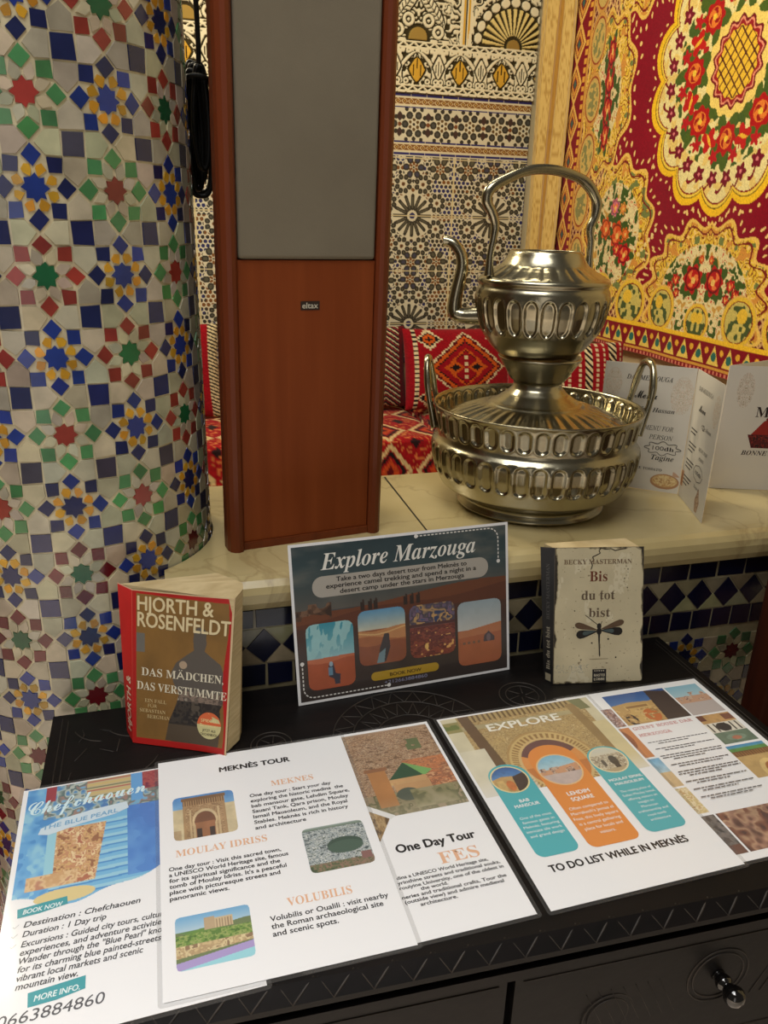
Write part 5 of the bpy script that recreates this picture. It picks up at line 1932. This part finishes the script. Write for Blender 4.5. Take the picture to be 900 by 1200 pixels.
def pill(u0, u1, v0, v1, rt, col):
    top = [((u0 + u1) / 2 + (u1 - u0) / 2 * math.cos(a), v0 + (u1 - u0) / 2 * .9 - (u1 - u0) / 2 * .9 * math.sin(a)) for a in np.linspace(0, PI, 22)]
    r = 9
    bot = [(u0 + r - r * math.cos(a), v1 - r + r * math.sin(a)) for a in np.linspace(0, PI / 2, 7)] + [(u1 - r + r * math.sin(a), v1 - r + r * math.cos(a)) for a in np.linspace(0, PI / 2, 7)]
    return (top + bot, col)


shape('panel', frT, tT, [pill(18, 65, 100, 238, 0, TEAL)], d=.00030)
shape('panel', frT, tT, [pill(75, 133, 80, 240, 0, ORANGE)], d=.00030)
shape('panel', frT, tT, [pill(143, 191, 99, 237, 0, TEAL)], d=.00030)
for cu, cv, r, col in ((40.5, 125, 20.5, (226, 210, 160)), (103, 124, 25, (226, 190, 140)), (166.5, 123.5, 21, (226, 214, 176))):
    shape('photo_ring', frT, tT, [(ring(cu, cv, r + 1.6), col)], d=.00036)
e1 = Img(90, 90, (196, 160, 104)); e1.grad(0, .45, (44, 84, 150), (80, 130, 186)); e1.poly([(0, .45), (.3, .36), (.62, .4), (.62, 1), (0, 1)], (190, 150, 90)); e1.poly([(.6, .42), (1, .3), (1, 1), (.55, 1)], (64, 48, 42)); e1.ell(.44, .74, .12, .2, (196, 110, 56)); e1.rect(.1, .5, .3, .95, (206, 170, 104)); e1.grain(.12, 9, 3)
e2 = Img(90, 90, (200, 176, 160)); e2.grad(0, .5, (120, 182, 210), (180, 208, 216)); e2.poly([(0, .5), (.5, .42), (1, .36), (1, .62), (0, .62)], (206, 150, 110)); e2.speck((e2.Y > .40) & (e2.Y < .62) & (vnoise(e2.X, e2.Y, 9, 2) > .5), [(150, 90, 70), (206, 176, 150), (90, 64, 60)], 11, 6); e2.rect(0, .62, 1, 1, (196, 176, 168)); e2.grain(.06, 9, 3)
e3 = Img(90, 90, (196, 186, 160)); e3.grad(0, .3, (206, 206, 190), (214, 206, 180)); e3.speck(e3.Y > .28, [(176, 160, 130), (214, 204, 176), (140, 124, 100), (196, 180, 150)], 7, 3); e3.ell(.62, .55, .12, .2, (70, 64, 56)); e3.ell(.3, .6, .06, .14, (90, 80, 68)); e3.rect(.55, .6, .7, .85, (60, 54, 48)); e3.rect(0, .84, 1, 1, (180, 160, 124))
for im, cu, cv, r in ((e1, 40.5, 125, 20.5), (e2, 103, 124, 25), (e3, 166.5, 123.5, 21)):
    photo('photo', frT, tT, cu - r, cv - r, cu + r, cv + r, im, mask=np.hypot(im.X - .5, im.Y - .5) < .495, d=.00042)
text('heading', frT, tT, [('EXPLORE', 54, 39, 19.0, 98, 'heavy')], (240, 236, 222), d=.0003)
text('heading', frT, tT, [('TO DO LIST WHILE IN MEKNÈS', 21.7, 257, 12.2, 155, 'black')], INK)
text('panel_heading', frT, tT, [('BAB', 41, 162, 6.5, None, 'heavy', 'c'), ('MANSOUR', 41, 169, 6.5, 29, 'heavy', 'c'), ('LEHDIM', 104, 166, 8, 27, 'heavy', 'c'), ('SQUARE', 104, 175, 8, 27, 'heavy', 'c'),
                             ('MOULAY ISMAIL', 168, 158, 5.6, 42, 'heavy', 'c'), ('MAUSOLEUM', 168, 165, 5.6, 36, 'heavy', 'c')], WH, d=.0004)
text('panel_text', frT, tT, [('One of the most', 42, 186, 5.2, 36, 'sans', 'c'), ('famous gates in', 42, 192.5, 5.2, 36, 'sans', 'c'), ('Meknès, featuring', 42, 199, 5.2, 40, 'sans', 'c'), ('intricate tile work', 42, 205.5, 5.2, 40, 'sans', 'c'), ('and grand design', 42, 212, 5.2, 38, 'sans', 'c')], WH, d=.0004)
text('panel_text', frT, tT, [                             ('Often compared to', 104, 187, 6, 46, 'sans', 'c'), ("Marrakech's Jemaa el", 104, 194.5, 6, 50, 'sans', 'c'), ('Fnaa, this lively square', 104, 202, 6, 52, 'sans', 'c'), ('is a central gathering', 104, 209.5, 6, 48, 'sans', 'c'), ('place for locals and', 104, 217, 6, 44, 'sans', 'c'), ('visitors.', 104, 224.5, 6, 18, 'sans', 'c')], WH, d=.0004)
text('panel_text', frT, tT, [                             ('The resting place of', 168, 177, 4.8, 38, 'sans', 'c'), ('Sultan Moulay Ismail,', 168, 183.5, 4.8, 40, 'sans', 'c'), ('offering visitors an', 168, 190, 4.8, 36, 'sans', 'c'), ('insight to', 168, 196.5, 4.8, 19, 'sans', 'c'), ('Moroccan', 168, 203, 4.8, 20, 'sans', 'c'), ('craftsmanship and', 168, 209.5, 4.8, 36, 'sans', 'c'), ('royal tomb', 168, 216, 4.8, 22, 'sans', 'c'), ('architecture', 168, 222.5, 4.8, 24, 'sans', 'c')], WH, d=.0004)

# ================================================================== POSTER LEANING ON THE COUNTER EDGE
BLp, BRp = np.array([0.1391, 0.8367, 0.0008]), np.array([0.4376, 0.8537, 0.0008])
TLp, TRp = np.array([0.1345, 0.8726, 0.2074]), np.array([0.4318, 0.8890, 0.2074])
nP = np.cross(BRp - BLp, TLp - BLp); nP /= np.linalg.norm(nP)
TRp = BRp + TLp - BLp
frP = Frame(TLp, TRp, BRp, BLp, 297, 210, nP)
poster = thing('laminated_poster', tuple((BLp + BRp) / 2), 'Explore Marzouga desert tour poster leaning against the counter edge', 'poster')
mb = MB()
mb.add(*slab(frP, .0005))
mb.build('paper', M['paper'], poster)
yy = lambda y: 210 - y
im = Img(430, 300, (60, 70, 74))
X, Y = im.X, im.Y
im.grad(0, .22, (44, 62, 68), (56, 74, 78)); im.grad(.22, .42, (58, 74, 78), (92, 88, 82))
cl_ = fbm(X * 1.4, Y * 2.4, 4, 6, 4)
k = np.clip((cl_ - .5) * 3, 0, 1)[..., None] * np.clip((.46 - Y) / .2, 0, 1)[..., None]
im.a = im.a * (1 - k * .6) + np.array((130, 122, 112)) * k * .6
d1 = .405 + .03 * np.sin(X * 5 + .5) - .035 * X
im.put(Y > d1, (112, 66, 44))
im.put(Y > d1 + .05 + .03 * np.sin(X * 8 + 2), (98, 56, 40))
im.put(Y > .52 + .03 * np.sin(X * 6), (84, 54, 44))
k = np.clip((Y - .5) / .22, 0, 1)[..., None] * (Y > .5)[..., None]
im.a = im.a * (1 - k) + np.array((62, 53, 50)) * k
im.speck((Y > .37) & (Y < .47) & (X < .16) & (vnoise(X, Y, 26, 9) > .55), [(60, 44, 36), (84, 60, 46), (120, 90, 70)], 16, 4)
for cx in (.335, .30, .36, .50, .53, .56):           # camel caravan on the crest
    im.put((np.abs(X - cx) < .010) & (np.abs(Y - .425) < .028), (52, 40, 36))
    im.put(((X - cx - .004) / .005) ** 2 + ((Y - .395) / .016) ** 2 < 1, (58, 44, 38))
im.grain(.05, 8, 3)
photo('background_photo', frP, poster, 3.6, 3.6, 293.4, 206.4, im)
shape('text_pill', frP, poster, [(rrect(27, yy(166), 267, yy(138.5), 13), (176, 170, 160))], d=.0003)
shape('button', frP, poster, [(rrect(97.5, yy(28.5), 192, yy(16.5), 5.8), (186, 150, 44))], d=.0003)


def pphoto(u0, y0, u1, y1, im):
    photo('photo', frP, poster, u0, yy(y1), u1, yy(y0), im, rad=9, d=.0003)


p1 = Img(110, 150, (176, 80, 44)); p1.grad(0, .55, (40, 140, 164), (150, 200, 206)); c_ = fbm(p1.X * 1.2, p1.Y * .7 + p1.X * .6, 5, 4, 3); p1.put((p1.Y < .52) & (c_ > .56), (150, 206, 210)); p1.put(p1.Y > .53 - .02 * p1.X, (196, 100, 60)); p1.put(p1.Y > .58 + .03 * np.sin(p1.X * 5), (172, 74, 40))
p1.poly([(.44, .64), (.54, .62), (.58, .78), (.68, .80), (.66, .95), (.56, .95), (.54, .86), (.44, .82)], (44, 44, 60)); p1.ell(.49, .63, .04, .04, (150, 176, 196)); p1.rect(.43, .68, .52, .80, (96, 140, 170)); p1.grain(.06, 6, 2)
pphoto(15, 17, 76.5, 105, p1)
p2 = Img(110, 125, (150, 80, 44)); p2.grad(0, .36, (84, 150, 196), (206, 204, 180)); p2.put(p2.Y > .36 + .03 * np.sin(p2.X * 5), (196, 130, 76)); p2.put(p2.Y > .52 - .05 * np.sin(p2.X * 4 + 1), (166, 92, 50)); p2.put(p2.Y > .62 + .04 * np.sin(p2.X * 6), (140, 70, 42))
p2.put((np.abs(p2.Y - .40 - .05 * np.sin(p2.X * 4)) < .012), (224, 176, 110)); p2.poly([(.54, .46), (.64, .46), (.66, .70), (.56, .96), (.38, .98), (.44, .70)], (50, 42, 44)); p2.poly([(.42, .80), (.56, .72), (.52, .98), (.36, .98)], (110, 140, 150)); p2.grain(.06, 6, 2)
pphoto(83, 39, 147, 113.5, p2)
p3 = Img(110, 125, (110, 44, 32)); p3.grad(0, .45, (44, 60, 92), (120, 70, 66)); p3.speck(p3.Y < .36, [(40, 76, 120), (110, 84, 110), (60, 54, 70), (196, 150, 90), (36, 50, 90)], 4, 9); p3.speck(p3.Y > .42, [(104, 38, 30), (84, 28, 26), (136, 60, 40), (120, 44, 34)], 7, 5, 2); p3.put((p3.Y > .50) & (vnoise(p3.X, p3.Y, 16, 22) > .84), (236, 170, 90)); p3.put((p3.Y > .36) & (p3.Y < .42), (70, 34, 34)); p3.ell(.36, .80, .04, .06, (240, 190, 100))
pphoto(153, 38.5, 217, 111.5, p3)
p4 = Img(110, 150, (176, 92, 54)); p4.grad(0, .45, (150, 170, 180), (204, 206, 200)); p4.put(p4.Y > .47 - .10 * p4.X, (190, 112, 68)); p4.put(p4.Y > .56 - .04 * p4.X, (176, 92, 54)); p4.poly([(.60, .56), (.70, .50), (.84, .60), (.84, .66), (.58, .66)], (70, 56, 60)); p4.ell(.70, .60, .05, .06, (110, 90, 96)); p4.put((np.abs(p4.Y - .645) < .02) & (p4.X < .5) & (((p4.X * 9) % 1) < .55) & (p4.X > .05), (120, 84, 64)); p4.grain(.05, 6, 2)
pphoto(221, 16.5, 285, 106.5, p4)
text('heading', frP, poster, [('Explore Marzouga', 39, yy(174), 31, 210, 'bital', 'l', .05)], (236, 234, 226), d=.0004)
text('pill_text', frP, poster, [('Take a two days desert tour from Meknès to', 147, yy(157.5), 8.6, 178, 'heavy', 'c'), ('experience camel trekking and spend a night in a', 147, yy(149.5), 8.6, 205, 'heavy', 'c'),
                                ('desert camp under the stars in Merzouga', 147, yy(141.5), 8.6, 170, 'heavy', 'c')], (34, 32, 32), d=.0004)
text('button_text', frP, poster, [('BOOK NOW', 145, yy(20), 6.6, 44, 'bold', 'c')], (70, 52, 16), d=.0004)
text('phone_number', frP, poster, [('+212663884860', 145, yy(10), 6.6, 60, 'sans', 'c')], (150, 150, 176), d=.0004)
dash = []


def dashes(path, w=1.6, on=3.4, off=1.9):
    P_ = np.array(path, float)
    seg_ = np.linalg.norm(np.diff(P_, axis=0), axis=1)
    cum = np.concatenate([[0], np.cumsum(seg_)])
    at_ = lambda s: (np.interp(s, cum, P_[:, 0]), np.interp(s, cum, P_[:, 1]))
    s = 0
    while s < cum[-1]:
        dash.extend((q, (228, 226, 220)) for q in stroke([at_(s), at_(min(s + on, cum[-1]))], w))
        s += on + off


dashes([(166, 6), (262, 6)] + [(268 + 14 * math.sin(a), 20 - 14 * math.cos(a)) for a in np.linspace(0, PI / 2, 9)] + [(282, 52)])
shape('dotted_line', frP, poster, dash + [(ring(166, 6, 2.6, 16), (232, 230, 226)), (ring(282, 52, 2.6, 16), (232, 230, 226))], d=.00035)
dash = []
dashes([(8, yy(55)), (8, yy(22))] + [(21 - 13 * math.cos(a), yy(21) + 13 * math.sin(a)) for a in np.linspace(0, PI / 2, 9)] + [(121, yy(8))])
for c_ in ((8, yy(55)), (121, yy(8))):
    dash.append((ring(c_[0], c_[1], 2.6, 16), (232, 230, 226)))
shape('dotted_line', frP, poster, dash, d=.00035)

# ================================================================== THE TWO PAPERBACKS
CRM = (214, 198, 160)
bt = [(-.0612, .8115, .0005), (.0438, .7629, .0005), (.0600, .7820, .0005), (.0640, .7970, .0005), (.0400, .8320, .0005), (-.0680, .8340, .0005)]
tp = [(-.0482, .8660, .1720), (.0640, .8135, .1725), (.0770, .8380, .1735), (.0785, .8530, .1745), (.0500, .8760, .1800), (-.0640, .8730, .1790)]
book1 = thing('paperback_book', (0.0, 0.81, 0.0), 'worn red paperback Das Mädchen das Verstummte standing in front of the mosaic column', 'book')
bt, tp = np.array(bt), np.array(tp)
mb = MB()
rows = 24
V, F = [], []
ins = 0.0012
for t_ in np.linspace(0.012, 0.99, rows):
    ringp = bt * (1 - t_) + tp * t_
    ct = ringp.mean(0)
    for p in ringp:
        V.append(p + (ct - p) * 0.02)
for i in range(rows - 1):
    for k in range(6):
        F.append([i * 6 + k, i * 6 + (k + 1) % 6, (i + 1) * 6 + (k + 1) % 6, (i + 1) * 6 + k])
F += [[(rows - 1) * 6 + k for k in range(6)], list(range(6))[::-1]]
mb.add(V, F)
mb.build('page_block', M['pages'], book1)


def leafpanel(name, TL, TR, BR, BL, m, parent, t=.0008, bow=None, nu=14, nvv=14):
    n = np.cross(np.array(TR) - np.array(TL), np.array(TL) - np.array(BL)); n = n / np.linalg.norm(n)
    w, h = np.linalg.norm(np.array(TR) - TL) * 1000, np.linalg.norm(np.array(TL) - BL) * 1000
    return Frame(TL, TR, BR, BL, w, h, n, bow)


bowf = lambda a, b: 0.006 * np.clip(a - .55, 0, 1) ** 2 * (b - .35) * 6 + 0.002 * np.sin(a * PI) * (1 - b)
f1 = Frame(tp[0], tp[1], bt[1], bt[0], 115, 180, np.cross(tp[1] - tp[0], tp[0] - bt[0]) / np.linalg.norm(np.cross(tp[1] - tp[0], tp[0] - bt[0])), bowf)
im = Img(230, 360, (176, 26, 22))
X, Y = im.X * 115, im.Y * 180
im.grain(.08, 4, 3)
fieldm = (X > 5) & (X < 108 + 2 * np.sin(Y * .05)) & (Y > 4 + X * .03) & (Y < 172.5 + 0 * X)
im.put(fieldm, (132, 96, 46)); n_ = fbm(im.X, im.Y, 6, 4)[..., None]
im.a = np.where(fieldm[..., None], im.a * (0.88 + .24 * n_), im.a)
im.rect(5 / 115, 50 / 180, 15 / 115, 72 / 180, (110, 106, 98))
sil = im.polymask([(x / 115, y / 180) for x, y in ((72, 40), (76, 37), (81, 37), (85, 40), (86, 56), (84, 64), (92, 70), (103, 78), (108, 92), (109, 118), (104, 130), (106, 148), (104, 172), (98, 174), (40, 172), (44, 150), (52, 130), (56, 116), (49, 104), (46, 92), (52, 80), (64, 70), (72, 64), (71, 52))])
im.put(sil & fieldm, (92, 84, 76))
low_ = sil & (Y > 118) & fieldm
im.put(low_, (52, 44, 38)); im.speck(low_ & (Y < 150), [(46, 38, 34), (64, 56, 48), (40, 34, 32), (84, 74, 62)], 14, 5)
im.put(low_ & (Y > 152), (84, 70, 54))
im.speck(sil & (Y > 112) & (Y < 124) & fieldm, [(110, 96, 84), (140, 120, 104), (84, 72, 64), (150, 140, 124)], 18, 8)
im.put((np.hypot(X - 60, Y - 82) < 4.5), (176, 152, 126))
im.put((X > 112.5) | (np.hypot(np.maximum(X - 108, 0), np.maximum(8 - Y, 0)) > 6.5), (206, 180, 140))
photo('front_cover', f1, book1, 0, 0, 115, 180, im, m=M['cover'], d=.0012)
text('cover_lettering', f1, book1, [('HJORTH &', 6, 23, 23.5, 87, 'heavy'), ('ROSENFELDT', 6, 42, 24, 106, 'heavy', 'l', 0, -.015)], (222, 204, 160), M['cover'], .0015)
text('cover_lettering', f1, book1, [('DAS M', 11, 99, 13.5, 41, 'serif'), ('\u00c4', 52.5, 99, 13, 9.5, 'sans'), ('DCHEN,', 63, 99, 13.5, 44, 'serif'), ('DAS VERSTUMMTE', 5.5, 115.5, 13.5, 106, 'serif', 'l', 0, -.02)], (222, 212, 186), M['cover'], .0015)
text('cover_lettering', f1, book1, [('EIN FALL', 15, 130, 6, 26, 'serif'), ('FÜR', 19, 136, 6, 11, 'sans'), ('SEBASTIAN', 9, 142, 6, 31, 'serif'), ('BERGMAN', 18, 148.5, 6, 27, 'serif')], (196, 170, 120), M['cover'], .0015)
shape('sticker', f1, book1, [(ring(92.5, 149, 14.5, 32, 15.5), (206, 196, 140)), ([(92.5 + 14.5 * math.cos(a), 149 - 15.5 * math.sin(a)) for a in np.linspace(0.05, PI - .05, 18)], (214, 104, 60))], M['cover'], .0015)
text('sticker_text', f1, book1, [('SPIEGEL', 92.5, 145, 5.2, 20, 'sans', 'c'), ('Bestseller', 92.5, 150.5, 5.2, 22, 'sans', 'c')], (236, 214, 150), M['cover'], .0017)
text('sticker_text', f1, book1, [('JETZT ALS', 92.5, 156, 4, 16, 'bold', 'c'), ('TASCHENBUCH', 92.5, 160.5, 4, 20, 'bold', 'c')], (60, 50, 40), M['cover'], .0017)
fs = Frame(tp[5], tp[0], bt[0], bt[5], 26, 182, np.cross(tp[0] - tp[5], tp[5] - bt[5]) / np.linalg.norm(np.cross(tp[0] - tp[5], tp[5] - bt[5])))
im = Img(40, 200, (190, 28, 24)); im.grain(.10, 4, 6); im.put(im.X > .93, (206, 90, 70)); im.put(im.Y < .012, (214, 170, 140))
photo('spine', fs, book1, -.6, 0, 26.4, 181, im, m=M['cover'], d=.0008)
text('spine_lettering', fs, book1, [('HJORTH &', 20, 172, 17, 66, 'heavy', 'l', 0, PI / 2)], (226, 200, 170), M['cover'], .0011)
fk = Frame(tp[4], tp[5], bt[5], bt[4], 110, 182, np.cross(tp[5] - tp[4], tp[4] - bt[4]) / np.linalg.norm(np.cross(tp[5] - tp[4], tp[4] - bt[4])))
photo('back_cover', fk, book1, 0, 4, 110, 181, Img(20, 30, (176, 30, 26)), m=M['cover'], d=.0008)

book2 = thing('paperback_book', (0.545, 0.81, 0.0), 'cream paperback Bis du tot bist with a black dragonfly on its cover', 'book')
b0, b1 = np.array([.4799, .8062, .0005]), np.array([.6029, .7850, .0005])
t0, t1 = np.array([.4848, .8478, .1824]), np.array([.6030, .8252, .1829])
bk = np.array([.169, .985, 0])
bw = 0.030
sp0b, sp0t = np.array([.4723, .8188, .0005]), np.array([.4672, .8560, .1820])
mb = MB()
q_b = [b0 + bk * .001, b1 + bk * .001 - np.array([.003, -.0005, 0]), b1 + bk * bw - np.array([.012, 0, 0]), sp0b + bk * (bw - .014) + np.array([.010, 0, 0])]
q_t = [t0 + bk * .001, t1 + bk * .001 - np.array([.003, -.0005, 0]), t1 + bk * (bw + .006) - np.array([.012, 0, 0]), sp0t + bk * (bw - .016) + np.array([.010, 0, 0])]
q_b = [p + np.array([0, 0, .002]) for p in q_b]
q_t = [p - np.array([0, 0, .002]) for p in q_t]
mb.add(q_b + q_t, [[3, 2, 1, 0], [4, 5, 6, 7], [0, 1, 5, 4], [1, 2, 6, 5], [2, 3, 7, 6], [3, 0, 4, 7]])
mb.build('page_block', M['pages'], book2)
nb = np.cross(t1 - t0, t0 - b0); nb /= np.linalg.norm(nb)
f2 = Frame(t0, t1, b1, b0, 125, 187, nb)
im = Img(250, 374, (204, 192, 158))
X, Y = im.X * 125, im.Y * 187
im.grain(.07, 5, 2); n_ = fbm(im.X, im.Y, 4, 12)
im.put((n_ > .60) & (vnoise(im.X, im.Y, 50, 3) > .4), (212, 202, 172))
ed = np.minimum(np.minimum(X, 125 - X), np.minimum(Y, 187 - Y))
wn = fbm(im.X, im.Y, 9, 31)
im.put(ed < 1.2 + 4.2 * np.clip(wn - .42, 0, 1) * 3, (146, 134, 106))
im.put(ed < .5 + 4.5 * np.clip(wn - .50, 0, 1) * 3, (52, 46, 38))
im.put((np.hypot(np.maximum(5 - X, 0), np.maximum(5 - Y, 0)) > 4.6) | (np.hypot(np.maximum(X - 120, 0), np.maximum(5 - Y, 0)) > 4.6) | (np.hypot(np.maximum(X - 120, 0), np.maximum(Y - 182, 0)) > 4.6), (40, 35, 30))
im.put((vnoise(im.X, im.Y * 1.5, 46, 8) > .93), (150, 136, 108))
im.put((np.hypot((X - 40) / 12, (Y - 36) / 14) < 1) & (wn > .52), (196, 150, 120))
im.put((Y > 160) & (Y < 172) & (X < 50) & (np.abs((fbm(im.X, im.Y, 16, 5, 2) * 8) % 1 - .5) < .06), (150, 150, 140))
photo('front_cover', f2, book2, 0, 0, 125, 187, im, m=M['cover'], d=.0008)
text('cover_lettering', f2, book2, [('BECKY MASTERMAN', 12, 22.5, 9.0, 96, 'serif')], (120, 98, 74), M['cover'], .0011)
text('cover_lettering', f2, book2, [('Bis', 61, 46, 20, 25, 'serif', 'c')], (112, 60, 42), M['cover'], .0011)
text('cover_lettering', f2, book2, [('du tot', 61, 71, 18, 47, 'serif', 'c'), ('bist', 63, 95, 18, 30, 'serif', 'c')], (104, 88, 70), M['cover'], .0011)
BLK = (26, 22, 20)


def wing(u0, v0, u1, v1, w):
    dx, dy = u1 - u0, v1 - v0
    L = math.hypot(dx, dy)
    nx, ny = -dy / L, dx / L
    prof_ = [(0, .12), (.15, .34), (.4, .62), (.65, .9), (.85, .95), (.96, .6), (1, .1)]
    up = [(u0 + dx * t_ + nx * w * k_ / 2, v0 + dy * t_ + ny * w * k_ / 2) for t_, k_ in prof_]
    dn = [(u0 + dx * t_ - nx * w * k_ / 2, v0 + dy * t_ - ny * w * k_ / 2) for t_, k_ in prof_[::-1]]
    return up + dn


df = [(wing(60, 113, 29, 105, 9), (96, 74, 54)), (wing(66, 112, 98, 102, 9), (96, 74, 54)), (wing(60, 115, 31, 120, 12), BLK), (wing(66, 114, 96, 116, 12), BLK),
      (wing(58, 114.5, 40, 118, 6), (70, 84, 84)), (wing(68, 114, 84, 115, 6), (70, 84, 84)),
      (ring(63, 108, 3.2, 14, 4.2), BLK), (ring(63, 115, 3.6, 14, 5), BLK), ([(61.4, 118), (64.6, 118), (64.2, 134), (65.2, 148), (64.4, 151), (63.2, 148), (62.6, 134)], BLK)]
df += [(q, BLK) for q in stroke([(61, 106), (52, 99), (43, 92)], .8)] + [(q, BLK) for q in stroke([(65, 106), (67, 101)], .7)]
for c_, r_ in (((53, 131), 1.1), ((76, 126), 1.3), ((38, 154), 1.0), ((87, 152), 1.1), ((28, 86), .8), ((27, 109), .8)):
    df.append((ring(c_[0], c_[1], r_, 10), BLK))
df += [(q, (150, 138, 112)) for q in stroke([(50, 153.5), (76, 153.5)], .6)]
shape('dragonfly', f2, book2, df, M['cover'], .0010)
ck = [(64, 1), (61, 5), (63, 8), (57, 11), (52, 13), (54, 17), (51, 20), (52, 25), (50, 30)]
ck2 = [(64, 1), (70, 3), (78, 2), (84, 5), (92, 3), (100, 2)]
shape('painted_crack', f2, book2, [(q, (44, 36, 30)) for q in stroke(ck, 1.3) + stroke(ck2, 1.1)] + [(ring(100 + 3 * math.sin(k), 26 + k * 4.2, .7 + .3 * math.sin(k * 2), 8), (84, 72, 56)) for k in range(9)], M['cover'], .0010)
shape('publisher_mark', f2, book2, [([(54.5, 168), (74, 168), (74, 186.2), (54.5, 186.2)], (30, 28, 28))] + [([(57 + 3 * k, 169.5), (59 + 3 * k, 169.5), (58 + 3 * k, 171.6)], (206, 196, 170)) for k in range(5)], M['cover'], .0010)
text('publisher_lettering', f2, book2, [('BASTEI', 64.2, 178, 5, 15, 'heavy', 'c'), ('LÜBBE', 64.2, 183.5, 5, 15, 'heavy', 'c')], (206, 196, 170), M['cover'], .0013)
ns = np.cross(t0 - sp0t, sp0t - sp0b); ns /= np.linalg.norm(ns)
f3 = Frame(sp0t, t0, b0, sp0b, 18, 186, ns)
im = Img(30, 220, (20, 19, 20)); im.put(im.X > .94, (70, 62, 52)); im.rect(.2, .93, .75, .985, (150, 140, 116)); im.put(im.Y < .01, (60, 54, 48))
photo('spine', f3, book2, 0, 0, 18, 186, im, m=M['cover'], d=.0004)
text('spine_lettering', f3, book2, [('Bis du tot bist', 11.5, 168, 9, 60, 'serif', 'l', 0, PI / 2)], (150, 142, 124), M['cover'], .0006)
text('spine_lettering', f3, book2, [('BECKY MASTERMAN', 11, 98, 6.5, 76, 'serif', 'l', 0, PI / 2)], (74, 72, 70), M['cover'], .0006)
